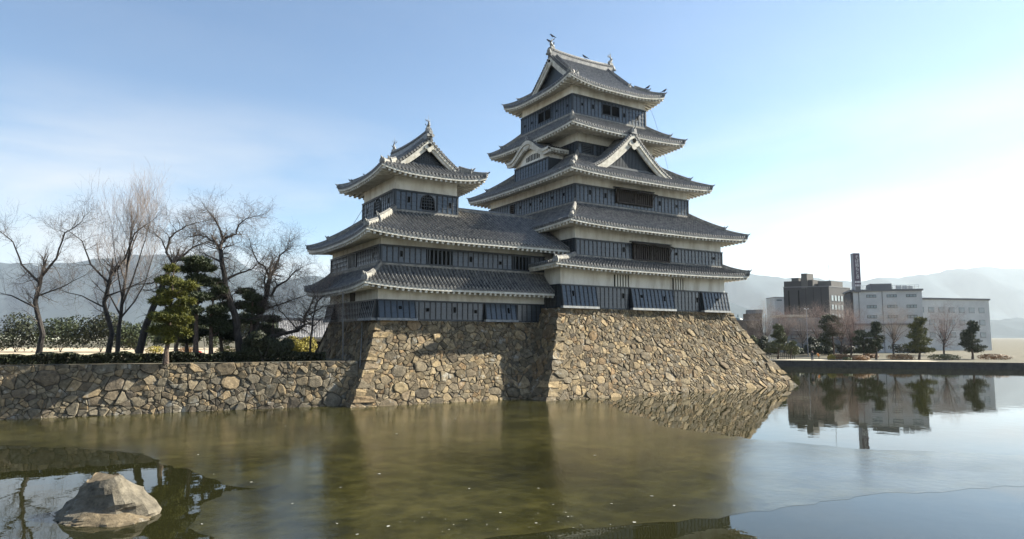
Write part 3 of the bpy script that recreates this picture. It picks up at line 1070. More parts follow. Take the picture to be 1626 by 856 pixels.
cladding(sk, gn, 6.4, 8.02, .42, openings=((-.1, 2.1, 6, 8.3), (gn.s_of(53.5), gn.L+.1, 6, 8.3)))
flare(sk, gw, -.05, d1(21.8), 6.38, 8.05, .44, holes=((d1(20.6), .62, 'q'),))
flare(sk, gw, d1(28.4), d1(31.5), 6.38, 8.05, .44, holes=((d1(30.6), .6, 's'),))
flare(sk, gn, gn.s_of(53.45), gn.L+.05, 6.38, 8.05, .44, pitch=.42, holes=((gn.s_of(52.0), .6, 'q'),))
flare(sk, gn, -.05, 2.05, 6.38, 8.05, .44, pitch=.42)
mm = MB(); gn.box(mm, gn.s_of(57.3), gn.s_of(56.0), .0, .05, 8.12, 9.1); mm.build('window', M['wood'], sk)
# first roof: north and west, dies against the keep
W1 = Side((16.95, 48.72), (34.84, 48.72), 1.95, 9.05, 10.85, .42, lb=0, hA=2.0)
N1 = Side((16.95, 65.7), (16.95, 48.72), 2.0, 9.05, 10.85, .42, hA=1.8, hB=1.95)
rf = part_empty('roof', sk, (25, 49, 9))
for s_, o_, cb in ((W1, 1.73, 0), (N1, 1.75, 1)):
    tiles(rf, s_); eave(rf, s_, o_, 9.02, cB=cb)
hips(rf, W1, 2.0, two=False)
hips(rf, N1, 1.8, two=False)
E1 = Side((34.84, 65.7), (16.95, 65.7), 1.8, 9.05, 10.85, .4, hB=2.0)
tiles(rf, E1, courses=3, fine=False)
m = MB(); m.bar((18.85, 50.56, 10.93), (34.8, 50.56, 10.93), .16, .18); m.bar((18.84, 63.9, 10.925), (18.84, 50.56, 10.925), .22, .24); m.build('wall_flashing', M['mortar'], rf)
# second floor
hw_ = Face('W', K2); hn = Face('N', K2); d2 = lambda x: x-K2[0]
cladding(sk, hw_, 11.02, 12.48, .5, openings=((d2(22.9), d2(25.4), 11, 12.7), (d2(31.4), d2(33.1), 11, 12.7)), holes=((d2(20.6), 11.85, 's'), (d2(27.3), 11.8, 's'), (d2(30.3), 11.65, 'q')))
cladding(sk, hn, 11.02, 12.48, .42, openings=((hn.s_of(58.6), hn.s_of(56.3), 11, 12.7),), holes=((hn.s_of(52.3), 11.75, 's'), (hn.s_of(61.9), 11.75, 's')))
barred(sk, hw_, d2(23.0), d2(25.3), 11.16, 12.35, 6, 'rail', bw=.16)
barred(sk, hw_, d2(31.5), d2(33.0), 11.16, 12.35, 4, 'rail', bw=.14)
barred(sk, hn, hn.s_of(58.5), hn.s_of(56.4), 11.16, 12.35, 6, 'rail', bw=.15)
# second roof: hips round the small tower, ridge of the wing running to the keep
def tmW(p):
    t = p/4.1*(4.58/5.95)
    return min(1.0, t) if p < 4.1 else (1.0 if p > 8.5 else .80)
W2 = Side((17.0, 48.72), (36.5, 48.72), 5.95, 13.12, 16.75, .5, lb=0, tmax=tmW, c=.10)
rf2 = part_empty('roof', sk, (26, 52, 13))
tiles(rf2, W2); eave(rf2, W2, 1.96, 13.2, cB=0)
zt_ = W2.z(8, .77)
N2 = Side((17.0, 65.85), (17.0, 48.72), 4.1, 13.12, zt_, .5, hA=4.5, hB=4.58, c=.2)
tiles(rf2, N2); eave(rf2, N2, 1.95, 13.2)
E2 = Side((36.5, 65.85), (17.0, 65.85), 4.55, 13.12, zt_, .4, la=0, hB=4.1)
tiles(rf2, E2, courses=4, fine=False)
B2 = Side((36.5, 60.62), (27.0, 60.62), 5.95, 13.12, 16.75, 0)
tiles(rf2, B2, courses=5, fine=False)
hips(rf2, W2, 4.1, which='A', end=1.0) if False else None
def qh(t): return W2.pt(4.1*t, t*4.58/5.95, .05)
hip_ridge(rf2, [qh(.012+.40*i/8) for i in range(9)], .26, .26)
hip_ridge(rf2, [qh(.38+.62*i/8) for i in range(9)], .32, .46)
hips(rf2, N2, 4.5, which='A')
m = MB()
for (w, lo, hi, mi) in ((.44, -.2, .10, 0), (.36, .10, .20, 1)):
    m.box(27.0, 36.55, 54.67-w/2, 54.67+w/2, 16.75+lo, 16.75+hi, mi)
m.tube([(27.0, 54.67, 17.0), (36.55, 54.67, 17.0)], .12, 7, 0)
m.build('wing_ridge', [M['tile'], M['mortar']], rf2)
m = MB(); m.bar((21.0, 53.18, zt_+.1), (27.15, 53.18, zt_+.1), .18, .2); m.bar((20.98, 61.3, zt_+.105), (20.98, 53.1, zt_+.105), .18, .2); m.build('wall_flashing', M['mortar'], rf2)
# third floor
kw = Face('W', K3); kn = Face('N', K3); d3 = lambda x: x-K3[0]
cladding(sk, kw, 16.0, 17.76, .5, openings=((d3(23.35), d3(24.95), 16.2, 17.7),), holes=((d3(22.2), 17.0, 's'), (d3(26.2), 16.9, 's')))
cladding(sk, kn, 16.0, 17.76, .5, openings=((kn.s_of(58.1), kn.s_of(56.4), 16.2, 17.7),), holes=((kn.s_of(54.3), 17.0, 's'), (kn.s_of(60.2), 16.9, 's')))
def bell_window(parent, face, a0, a1, z0, z1):
    c = (a0+a1)/2; h = (a1-a0)/2; H = z1-z0
    prof = [(1.0, 0), (.92, .35), (.90, .55), (.80, .75), (.52, .90), (.2, .97), (0, 1.02)]
    prof = prof+[(-x, z) for x, z in prof[-2::-1]]
    m = MB()
    m.prism([face.p(c+x*h, .055, z0+z*H) for x, z in prof], face.o*.03)
    w = m.build('bell_window', M['dark'], parent)
    f = MB()
    ring = [face.p(c+x*h*1.06, .11, z0+z*H*1.03) for x, z in prof]
    f.tube(ring, .075, 5)
    f.build('window_frame', M['batten'], w)
    b = MB()
    for x in (-.5, -.17, .17, .5):
        b.bar(face.p(c+x*h, .10, z0), face.p(c+x*h, .10, z0+H*(.93 if abs(x) < .3 else .85)), .06, .05)
    for z in (.2, .42, .64, .82):
        b.bar(face.p(c-h*.85, .115, z0+z*H), face.p(c+h*.85, .115, z0+z*H), .05, .05)
    tag(b.build('lattice', M['rail'], w))
    # boards beside the arch
    s = MB()
    for sg in (-1, 1):
        pp = [(1.08, 0), (1.02, .35), (.98, .55), (.88, .77), (.58, .92), (.25, 1.0), (.25, 1.06), (1.25, 1.06), (1.25, 0)]
        s.prism([face.p(c+sg*x*h, .052, z0+z*H) for x, z in (pp if sg < 0 else pp[::-1])], face.o*.035)
    s.build('arch_board', M['lacquer'], w)
bell_window(sk, kw, d3(23.5), d3(24.8), 16.3, 17.58)
bell_window(sk, kn, kn.s_of(57.95), kn.s_of(56.6), 16.3, 17.58)
roofk3, K3S = irimoya(sk, (19.1, 51.28, 29.1, 63.32), 19.02, 22.7, 'Y', 1.75, K3, 19.1, .5, infill='grid', gw=(.5, .40), c=.43, fs=.68)
m = MB(); m.tube([P(577, 331, 62), P(568, 346, 61.5), P(561, 357, 61.2)], .02, 4); m.build('lightning_cable', M['weathered'], sk)
# ------------------------------------------------------------------ stone walls
def clip(poly, nx, ny, d):
    out = []
    n = len(poly)
    for i in range(n):
        a = poly[i]; b = poly[(i+1) % n]
        fa = a[0]*nx+a[1]*ny-d; fb = b[0]*nx+b[1]*ny-d
        if fa <= 0: out.append(a)
        if (fa < 0 < fb) or (fb < 0 < fa):
            t = fa/(fa-fb)
            out.append((a[0]+(b[0]-a[0])*t, a[1]+(b[1]-a[1])*t))
    return out
def stone_cells(L_, H_, size, seed, aspect=1.35, big_low=True, smalls=.35, tilt=0.0):
    """irregular packing: power diagram of jittered seeds with mixed weights; stones stretched by aspect along a tilted axis"""
    r = random.Random(seed)
    ct, st = cos(tilt), sin(tilt)
    fw = lambda x, y: ((ct*x+st*y)/aspect, -st*x+ct*y)
    bw = lambda u, v: (ct*u*aspect-st*v, st*u*aspect+ct*v)
    dom = [fw(0, 0), fw(L_, 0), fw(L_, H_), fw(0, H_)]
    pts = []
    grid = {}
    def near(x, y, rad):
        gx, gy = int(floor(x/size)), int(floor(y/size))
        for i in range(gx-2, gx+3):
            for j in range(gy-2, gy+3):
                for (px, py, pr) in grid.get((i, j), ()):
                    if hypot(px-x, py-y) < (pr+rad)*.96: return True
        return False
    area = L_*H_/(size*size)
    for phase, (lo, hi, n) in enumerate(((.85, 1.4, .9), (.52, .82, 7), (.18, .36, 26*smalls))):
        for _ in range(int(n*area)):
            rad = size*(lo+(hi-lo)*r.random()**1.3)*.56
            X = r.random()*L_; Y = r.random()*H_
            if big_low and phase == 0 and r.random() < .45*Y/H_: continue
            x, y = fw(X, Y)
            if near(x, y, rad): continue
            pts.append((x, y, rad)); grid.setdefault((int(floor(x/size)), int(floor(y/size))), []).append((x, y, rad))
    cells = []
    for i, (x, y, rad) in enumerate(pts):
        poly = list(dom)
        poly = clip(poly, 1, 0, x+2*size); poly = clip(poly, -1, 0, -(x-2*size))
        poly = clip(poly, 0, 1, y+2*size); poly = clip(poly, 0, -1, -(y-2*size))
        gx, gy = int(floor(x/size)), int(floor(y/size))
        for a in range(gx-3, gx+4):
            for b in range(gy-3, gy+4):
                for (px, py, pr) in grid.get((a, b), ()):
                    dx, dy = px-x, py-y
                    dd = dx*dx+dy*dy
                    if dd < 1e-9: continue
                    d = (px*px+py*py-x*x-y*y+rad*rad-pr*pr)/2
                    poly = clip(poly, dx, dy, d)
                    if not poly: break
        if len(poly) >= 3:
            cells.append(([bw(u, v) for u, v in poly], rad))
    # many blocks are split stones: cut them across
    out = []
    def split(poly, rad, lv):
        n = len(poly)
        cx = sum(q[0] for q in poly)/n; cy = sum(q[1] for q in poly)/n
        ext = max(hypot(q[0]-cx, q[1]-cy) for q in poly)
        if lv and ext > size*.45 and r.random() < .62:
            # cut across the long axis, off centre
            far = max(poly, key=lambda q: hypot(q[0]-cx, q[1]-cy))
            a = math.atan2(far[1]-cy, far[0]-cx)+r.uniform(-.7, .7)
            nx, ny = cos(a), sin(a); d = cx*nx+cy*ny+r.uniform(-.25, .25)*ext
            p1 = clip(poly, nx, ny, d); p2 = clip(poly, -nx, -ny, -d)
            if len(p1) > 2 and len(p2) > 2:
                split(p1, rad*.75, lv-1); split(p2, rad*.75, lv-1); return
        out.append((poly, rad))
    for poly, rad in cells: split(poly, rad, 2)
    return out
def stone_shape(poly, fmap, r, gap=.014, proud=.10):
    """a rough block on the wall: bevelled outline, tilted bumpy face; fmap(s, h, out) -> point"""
    # keep the broken outline; nick a few corners only
    n = len(poly)
    q = []
    for i in range(n):
        a = poly[i-1]; b = poly[i]; c = poly[(i+1) % n]
        lab = hypot(a[0]-b[0], a[1]-b[1]); lbc = hypot(c[0]-b[0], c[1]-b[1])
        if lab < .06: continue
        if r.random() < .4 and min(lab, lbc) > .16:
            k = .10+.15*r.random()
            q.append((b[0]+(a[0]-b[0])*k, b[1]+(a[1]-b[1])*k))
            k = .10+.15*r.random()
            q.append((b[0]+(c[0]-b[0])*k, b[1]+(c[1]-b[1])*k))
        else: q.append(b)
    if len(q) < 3: q = poly
    while len(q) > 8:
        j = min(range(len(q)), key=lambda i: hypot(q[i][0]-q[i-1][0], q[i][1]-q[i-1][1]))
        q.pop(j)
    n = len(q)
    cx = sum(p[0] for p in q)/n; cy = sum(p[1] for p in q)/n
    rad = sum(hypot(p[0]-cx, p[1]-cy) for p in q)/n
    base = proud*(.35+.9*r.random())*min(1.25, .45+rad)
    tx, ty = (r.random()-.5)*.42, (r.random()-.42)*.42
    k0 = max(.55, 1-gap/max(rad, .06)); k1 = max(.45, k0-(.05+.06*r.random())); k2 = .62+.2*r.random()
    V = []
    ox, oy = (r.random()-.5)*rad*.4, (r.random()-.5)*rad*.4
    for kk, oo in ((k0, -.10), (k0, base*.3), (k1, base*.85)):
        for (x, y) in q:
            j = 1+(r.random()-.5)*.10
            xx = cx+(x-cx)*kk*j; yy = cy+(y-cy)*kk*j
            V.append(fmap(xx, yy, oo+(tx*(xx-cx)+ty*(yy-cy) if oo > 0 else 0)))
    for (x, y) in q:
        xx = cx+ox+(x-cx)*k2*.9; yy = cy+oy+(y-cy)*k2*.9
        V.append(fmap(xx, yy, base*(.95+.35*r.random())+tx*(xx-cx)+ty*(yy-cy)))
    F = []
    for lv in range(3):
        for i in range(n):
            j = (i+1) % n
            F.append((lv*n+i, lv*n+j, (lv+1)*n+j, (lv+1)*n+i))
    F.append(tuple(3*n+i for i in range(n)))
    return V, F, rad
def wall_stones(parent, faces, material, limit=300):
    """faces: list of (cells, fmap); the largest stones in the picture become parts, the rest one joined part"""
    r = random.Random(5)
    items = []
    for cells, fmap in faces:
        for poly, rad in cells:
            V, F, rr = stone_shape(poly, fmap, r)
            c = sum((Vector(v) for v in V), Vector())/len(V)
            x, y, d = pix(c)
            vis = rr/d if (d > 1 and -30 < x < 1660 and -30 < y < 880) else rr/1e5
            items.append((vis, V, F, c))
    items.sort(key=lambda t: -t[0])
    rest = MB()
    for k, (vis, V, F, c) in enumerate(items):
        if k < limit:
            m = MB(); m.add(V, F)
            m.build('stone', material, parent, local=c)
        else:
            rest.add(V, F)
    if rest.v:
        tag(rest.build('packing_stones', material, parent), kind='stuff')
def face_map(b0, b1, t0, t1, Ls, Hs, curve=1.25, bulge=0.0):
    """bilinear wall face with a concave batter; (s,h) in metres, out along the outward normal"""
    b0, b1, t0, t1 = map(Vector, (b0, b1, t0, t1))
    nrm = (b1-b0).cross(t0-b0).normalized()
    def base(u, v):
        w = 1-max(1-v, 0)**curve
        lo = b0.lerp(b1, u); hi = t0.lerp(t1, u)
        p = lo.lerp(hi, w); p.z = lo.z+(hi.z-lo.z)*v
        return p
    def f(s, h, o):
        return base(s/Ls, h/Hs)+nrm*o
    return f
def core(parent, faces, mat_='rubble'):
    m = MB()
    for f, Ls, Hs in faces:
        m.grid([[f(Ls*i/16, Hs*j/10, -.03) for i in range(17)] for j in range(11)])
    return m.build('rubble_core', M[mat_], parent)

def corner_stones(parent, fa, sa, da, fb, sb_, db, H, seed, lo=.9, hi=1.9):
    """long and short blocks laid alternately up a corner; fa runs from sa in direction da, fb from sb_ in direction db"""
    r = random.Random(seed)
    h = .05; k = 0
    while h < H-.25:
        t = min(H-.02, h+r.uniform(.42, .95))
        la, lb = (r.uniform(.8, hi), r.uniform(.4, lo)) if k % 2 else (r.uniform(.4, lo), r.uniform(.8, hi))
        m = MB()
        def ring(hh, sh):
            o = .05+.09*r.random()
            A = fa(sa+da*la*sh, hh, o); B = Vector(fa(sa+da*.02, hh, o))+(Vector(fb(sb_, hh, o))-Vector(fb(sb_, hh, 0))); C_ = fb(sb_+db*lb*sh, hh, o)
            D_ = Vector(fb(sb_+db*lb*sh, hh, -.5)); E_ = Vector(fa(sa+da*la*sh, hh, -.5))
            return [Vector(A)+rvec_(r)*.085, B+rvec_(r)*.085, Vector(C_)+rvec_(r)*.085, D_, E_]
        a, b, c = ring(h+.03, .97), ring((h+t)/2, 1.0), ring(t-.03, .95)
        m.grid([q+[q[0]] for q in (a, b, c)])
        m.add(a, [(4, 3, 2, 1, 0)]); m.add(c, [(0, 1, 2, 3, 4)])
        m.build('cornerstone', M['stone'], parent, local=b[1])
        h = t; k += 1
def rvec_(r): return Vector((r.uniform(-1, 1), r.uniform(-1, 1), r.uniform(-1, 1)))
# base of the main keep
kb = thing('keep_stone_base', (45, 57, 0), 'tall sloping stone base under the tallest tower, rising from the moat', 'stone wall')
fW = face_map((30.36, 43.78, -.4), (63.9, 44.7, -.4), (34.45, 47.75, 7.68), (57.3, 47.9, 7.68), 28, 8.6, 1.22)
fN = face_map((30.36, 75, -.4), (30.36, 43.78, -.4), (34.45, 71, 7.68), (34.45, 47.75, 7.68), 27, 8.6, 1.22)
fS = face_map((63.9, 44.7, -.4), (64.5, 76, -.4), (57.3, 47.9, 7.68), (57.4, 72, 7.68), 27, 9.5, 1.22)
core(kb, ((fW, 28, 8.6), (fN, 27, 8.6), (fS, 27, 9.5)))
wall_stones(kb, ((stone_cells(28, 8.6, .58, 3, 1.5, tilt=-.10, smalls=.45), fW), (stone_cells(27, 8.6, 1.0, 4, 1.3, smalls=.1), fN), (stone_cells(27, 9.5, 1.1, 6, 1.3, smalls=.1), fS)), M['stone'])
corner_stones(kb, fW, 0, 1, fN, 27, -1, 8.55, 61)
corner_stones(kb, fW, 28, -1, fS, 0, 1, 8.55, 62, .8, 1.5)
m = MB(); m.box(34.5, 57.2, 47.9, 70.5, 7.3, 7.66); m.build('base_top', M['rubble'], kb)
# base of the small keep
sb = thing('small_keep_stone_base', (25, 55, 0), 'stone base under the smaller tower and wing, left of the tall base', 'stone wall')
gW = face_map((15.55, 47.1, -.4), (33.5, 46.25, -.4), (18.62, 50.2, 6.38), (35.2, 50.25, 6.38), 17.2, 7.4, 1.22)
gN = face_map((15.55, 63.2, -.4), (15.55, 47.1, -.4), (18.62, 63.2, 6.38), (18.62, 50.2, 6.38), 14.5, 7.4, 1.22)
gE = face_map((33, 63.3, -.4), (15.55, 63.3, -.4), (34, 63.2, 6.38), (18.62, 63.2, 6.38), 17.2, 7.2, 1.0)
core(sb, ((gW, 17.2, 7.4), (gN, 14.5, 7.4), (gE, 17.2, 7.2)))
wall_stones(sb, ((stone_cells(17.2, 7.4, .70, 13, 1.45, tilt=-.25, smalls=.5), gW), (stone_cells(14.5, 7.4, .8, 14, 1.3), gN)), M['stone'])
corner_stones(sb, gW, 0, 1, gN, 14.5, -1, 7.35, 63)
m = MB(); m.box(18.7, 34.6, 50.3, 63.15, 6.1, 6.37); m.build('base_top', M['rubble'], sb)
# low moat wall running away to the left
lwall = thing('moat_wall', (5, 50.5, 0), 'low retaining wall of rounded stones along the moat at the left', 'stone wall')
lA = (-22.0, 53.0); lB = (16.8, 48.87)
dd = Vector((lB[0]-lA[0], lB[1]-lA[1], 0)); LL = dd.length; dd.normalize(); nn = Vector((-dd.y, dd.x, 0))
b0 = Vector((*lA, -.4)); b1 = Vector((*lB, -.4))
lf = face_map(b0, b1, b0+nn*.62+Vector((0, 0, 3.62)), b1+nn*.62+Vector((0, 0, 3.66)), LL, 3.7, 1.0)
core(lwall, ((lf, LL, 3.7),))
wall_stones(lwall, ((stone_cells(LL, 3.7, .68, 23, 1.35, smalls=.5), lf),), M['stone_grey'])
# ------------------------------------------------------------------ water, ice, ground
def water_mat():
    m = bpy.data.materials.new('moat_water'); m.use_nodes = True
    t = m.node_tree; b = t.nodes['Principled BSDF']
    b.inputs['Base Color'].default_value = (.016, .016, .006, 1)
    b.inputs['Roughness'].default_value = .015
    b.inputs['IOR'].default_value = 1.33
    g = t.nodes.new('ShaderNodeNewGeometry')
    mp = t.nodes.new('ShaderNodeMapping'); mp.inputs['Scale'].default_value = (1, 1, 1)
    n = t.nodes.new('ShaderNodeTexNoise'); n.inputs['Scale'].default_value = .9; n.inputs['Detail'].default_value = 3
    bp = t.nodes.new('ShaderNodeBump'); bp.inputs['Distance'].default_value = .006; bp.inputs['Strength'].default_value = .7
    t.links.new(g.outputs['Position'], mp.inputs[0]); t.links.new(mp.outputs[0], n.inputs['Vector'])
    t.links.new(n.outputs['Fac'], bp.inputs['Height']); t.links.new(bp.outputs[0], b.inputs['Normal'])
    return m
def ice_mat():
    m = bpy.data.materials.new('thin_ice'); m.use_nodes = True
    t = m.node_tree; b = t.nodes['Principled BSDF']
    g = t.nodes.new('ShaderNodeNewGeometry')
    def noise(sc, det, ro, stretch=(1, 1, 1)):
        mp = t.nodes.new('ShaderNodeMapping'); mp.inputs['Scale'].default_value = stretch
        n = t.nodes.new('ShaderNodeTexNoise'); n.inputs['Scale'].default_value = sc; n.inputs['Detail'].default_value = det; n.inputs['Roughness'].default_value = ro
        t.links.new(g.outputs['Position'], mp.inputs[0]); t.links.new(mp.outputs[0], n.inputs['Vector'])
        return n
    def ramp(src, *st):
        r = t.nodes.new('ShaderNodeValToRGB'); e = r.color_ramp.elements
        for i, (p, c) in enumerate(st):
            q = e[i] if i < 2 else e.new(p)
            q.position = p; q.color = (*c, 1)
        t.links.new(src, r.inputs['Fac']); return r
    n1 = noise(.16, 8, .62)
    r1 = ramp(n1.outputs['Fac'], (.34, (.016, .015, .003)), (.5, (.031, .029, .007)), (.68, (.052, .047, .016)))
    n2 = noise(1.1, 11, .75)
    r2 = ramp(n2.outputs['Fac'], (.38, (.35, .36, .26)), (.60, (1.35, 1.3, 1.2)))
    mx = t.nodes.new('ShaderNodeMixRGB'); mx.blend_type = 'MULTIPLY'; mx.inputs['Fac'].default_value = .8
    t.links.new(r1.outputs[0], mx.inputs['Color1']); t.links.new(r2.outputs[0], mx.inputs['Color2'])
    t.links.new(mx.outputs[0], b.inputs['Base Color'])
    n3 = noise(.22, 5, .6)
    r3 = ramp(n3.outputs['Fac'], (.35, (.11, .11, .11)), (.65, (.20, .20, .20)))
    t.links.new(r3.outputs[0], b.inputs['Roughness'])
    b.inputs['IOR'].default_value = 1.5
    n4 = noise(2.2, 6, .6)
    bp = t.nodes.new('ShaderNodeBump'); bp.inputs['Distance'].default_value = .02; bp.inputs['Strength'].default_value = .5
    t.links.new(n4.outputs['Fac'], bp.inputs['Height']); t.links.new(bp.outputs[0], b.inputs['Normal'])
    return m
M['water'] = water_mat(); M['ice'] = ice_mat()
m = MB(); m.add([(-160, -120, 0), (260, -120, 0), (260, 120, 0), (-160, 120, 0)], [(0, 1, 2, 3)])
tag(m.build('moat_water', M['water']), kind='structure')
def outline(pxs, seed, step=.5, amp=.26):
    r = random.Random(seed)
    pts = [ray_z(x, y, 0) for x, y in pxs]
    out = []
    n = len(pts)
    for i in range(n):
        a, b = pts[i], pts[(i+1) % n]
        k = max(1, min(120, int((b-a).length/step)))
        for j in range(k):
            p = a.lerp(b, j/k)
            w = amp*min(1.0, p.length/40)
            out.append((p.x+(r.random()-.5)*2*w, p.y+(r.random()-.5)*2*w, .004))
    return out
ice_px = [(965, 641), (990, 655), (1020, 662), (1050, 677), (1090, 684), (1140, 690), (1196, 697), (1260, 703), (1330, 710), (1400, 714), (1640, 724), (1900, 733), (1900, 762), (1640, 772), (1385, 786), (1290, 801), (1200, 813), (1157, 821), (1080, 827), (1000, 832), (900, 841), (800, 851), (690, 866), (560, 905), (330, 905), (318, 870), (336, 856), (306, 838), (308, 822), (332, 796), (360, 779), (404, 776), (360, 770), (322, 758), (296, 746), (262, 738), (236, 722), (120, 712), (-60, 705), (-340, 690), (-340, 640), (0, 630), (500, 628), (780, 615)]
m = MB(); o_ = outline(ice_px, 3); m.add(o_, [tuple(range(len(o_)))])
tag(m.build('ice_sheet', M['ice']), kind='structure')
# flecks of broken ice and leaves lying on the sheet
r = random.Random(8)
m = MB()
M['fleck'] = mat('ice_fleck', (.30, .29, .26), .6, rand=.4, island=True)
for _ in range(80):
    if r.random() < .55: x = 840+r.gauss(0, 1)*140; y = 842-abs(r.gauss(0, 1))*28
    else: x = r.uniform(260, 1180); y = r.uniform(655, 850)
    if not (243 < y < 852): continue
    if y > 851-max(0, (x-800))*.085: continue
    p = ray_z(x, y, 0); s = (.010+.030*r.random()**3)*(1+p.length/40)
    k = r.randint(4, 6); a0 = r.random()*6
    m.add([(p.x+cos(a0+2*pi*i/k)*s*(.6+.8*r.random()), p.y+sin(a0+2*pi*i/k)*s*(.6+.8*r.random()), .010+.01*r.random()) for i in range(k)], [tuple(range(k))])
tag(m.build('ice_flecks', M['fleck']), kind='stuff')
M['earth'] = mat('bank_earth', (.12, .095, .06), .95, nscale=.6, col2=(.05, .05, .025), bump=.06, bscale=3)
M['sand'] = mat('sandy_court', (.52, .42, .29), .95, nscale=.2, col2=(.40, .32, .22))
# left bank: level strip behind the wall, then the lower court
A_ = lambda s: Vector((lA[0]+dd.x*s, lA[1]+dd.y*s, 0))
rows = []
for off, z in ((.55, 3.24), (6, 3.26), (12, 3.0), (20, 2.2), (60, 2.15), (160, 2.1), (420, 2.0)):
    rows.append([A_(s)*1.0+nn*off+Vector((0, 0, z)) for s in [-40-off*1.2+(LL+40+off*1.2+(14 if off > 14 else -.5))*i/24 for i in range(25)]])
m = MB(); m.grid(rows)
tag(m.build('left_bank_ground', M['earth']), kind='structure')
# pale court seen between the trunks
m = MB(); c0 = P(60, 562, 80); 
def gz(x, y, z): 
    q = ray_z(x, y, z); return q
m.add([gz(-300, 569, 2.22), gz(395, 568, 2.22), gz(372, 552.5, 2.22), gz(-300, 552, 2.22)], [(0, 1, 2, 3)])
tag(m.build('sandy_court', M['sand']), kind='structure')
# far bank beyond the moat
f0 = ray_z(1242, 582.3); f1 = ray_z(1385, 584)
fd = (f1-f0); fd.z = 0; fd.normalize(); fnn = Vector((-fd.y, fd.x, 0))
if fnn.dot(Vector((CR.y*0+_fw.x, _fw.y, 0))) < 0: fnn = -fnn
F_ = lambda s, o, z: f0+fd*s+fnn*o+Vector((0, 0, z))
m = MB()
rows = []
for o_2, z in ((.35, 1.05), (3, 1.08), (10, 1.12), (40, 1.3), (120, 1.3), (600, 1.3), (4000, 1.0), (12000, 0)):
    k = 1+o_2/60
    rows.append([F_(-70*k+(210*k)*i/30, o_2, z) for i in range(31)])
m.grid(rows)
tag(m.build('far_bank_ground', M['earth']), kind='structure')
# ------------------------------------------------------------------ plants
M['bark'] = mat('cherry_bark', (.055, .046, .04), .9, nscale=6, col2=(.02, .017, .016), bump=.05, bscale=9, stretch=(1, 1, .4))
M['twig'] = mat('bare_twigs', (.095, .075, .062), .85)
M['paletwig'] = mat('pale_twigs', (.30, .24, .20), .85)
M['pinebark'] = mat('pine_bark', (.14, .095, .07), .9, nscale=8, col2=(.05, .035, .03), bump=.05, bscale=9)
def leafmat(name, c, c2, rand=.35):
    return mat(name, c, .6, nscale=1.3, col2=c2, rand=rand, island=True, spec=.3)
M['pine'] = leafmat('pine_needles', (.13, .125, .018), (.045, .055, .012))
M['darkpine'] = leafmat('dark_needles', (.050, .062, .024), (.022, .031, .014))
M['yellowgreen'] = leafmat('yellow_green_leaves', (.26, .21, .03), (.13, .115, .02))
M['orange'] = leafmat('russet_leaves', (.27, .15, .06), (.17, .09, .04))
M['hedge'] = leafmat('hedge_leaves', (.032, .038, .015), (.014, .018, .008))
M['olive'] = leafmat('olive_leaves', (.11, .115, .04), (.06, .07, .03))
M['russettwig'] = mat('russet_twigs', (.20, .13, .11), .85)

def rvec(r):
    while True:
        v = Vector((r.uniform(-1, 1), r.uniform(-1, 1), r.uniform(-1, 1)))
        if .05 < v.length < 1: return v.normalized()
def grow(tw, p, d, ln, rad, lv, r, up=.12, spread=.9, nseg=4):
    pts = [p]; rs = [rad]
    for i in range(nseg):
        d = (d+rvec(r)*.33+Vector((0, 0, up*.5))).normalized()
        p = p+d*(ln/nseg)
        pts.append(p); rs.append(max(rad*(1-.8*(i+1)/nseg), .004))
        if lv > 0:
            for _ in range(2 if r.random() < .75 else 1):
                dd = (d*.75+rvec(r)*spread+Vector((0, 0, up))).normalized()
                grow(tw, p, dd, ln*r.uniform(.42, .72), rs[-1]*.62, lv-1, r, up, spread, 3)
    tw.tube(pts, rs, 4 if rad > .03 else 3, cap=False)
def limb_tree(name, limbs, depth, label, group, seed, twiglen=2.0, lv=2, mats=('bark', 'twig'), up=.12, wob=1.4, dens=1.0, trunk_n=8, cat='tree', tr=.028):
    """bare tree: limbs = list of (pixel polyline, r0, r1) measured at the tree's distance; twigs are grown from them"""
    r = random.Random(seed)
    tk = MB(); tw = MB()
    base = None
    for k, (px, r0, r1) in enumerate(limbs):
        n = len(px)
        # dense polyline with depth wandering that starts where the parent limb is
        off0 = 0 if k == 0 else r.uniform(-.3, .3)
        off1 = r.uniform(-wob, wob) if k else r.uniform(-.5, .5)
        raw = [P(x, y, depth+off0+(off1-off0)*i/(n-1)) for i, (x, y) in enumerate(px)]
        pts = []
        for i in range(n-1):
            for j in range(3): pts.append(raw[i].lerp(raw[i+1], j/3)+rvec(r)*(.04 if i else 0))
        pts.append(raw[-1])
        m_ = len(pts)
        rs = [r0+(r1-r0)*(i/(m_-1))**.8 for i in range(m_)]
        if k == 0:
            base = pts[0].copy()
            rs[0] *= 1.35
        tk.tube(pts, rs, trunk_n if r0 > .1 else 6)
        ln = 0
        for i in range(1, m_):
            ln += (pts[i]-pts[i-1]).length
            frac = i/(m_-1)
            if k == 0 and frac < .35: continue
            cnt = 1 if r.random() < .8*dens else 0
            if frac > .55: cnt += 2 if r.random() < .8*dens else 1
            for _ in range(cnt):
                d = (pts[i]-pts[i-1]).normalized()
                dd = (d*.5+rvec(r)*.9+Vector((0, 0, up*1.5))).normalized()
                grow(tw, pts[i], dd, twiglen*r.uniform(.55, 1.15), min(rs[i]*.45, tr*1.6), lv, r, up)
        for _ in range(2):
            grow(tw, pts[-1], (pts[-1]-pts[-2]).normalized(), twiglen*.9, r1*.9, lv, r, up)
    t = thing(name, base, label, cat, group)
    tk.build('trunk', M[mats[0]], t)
    tag(tw.build('twigs', M[mats[1]], t), kind='stuff')
    return t
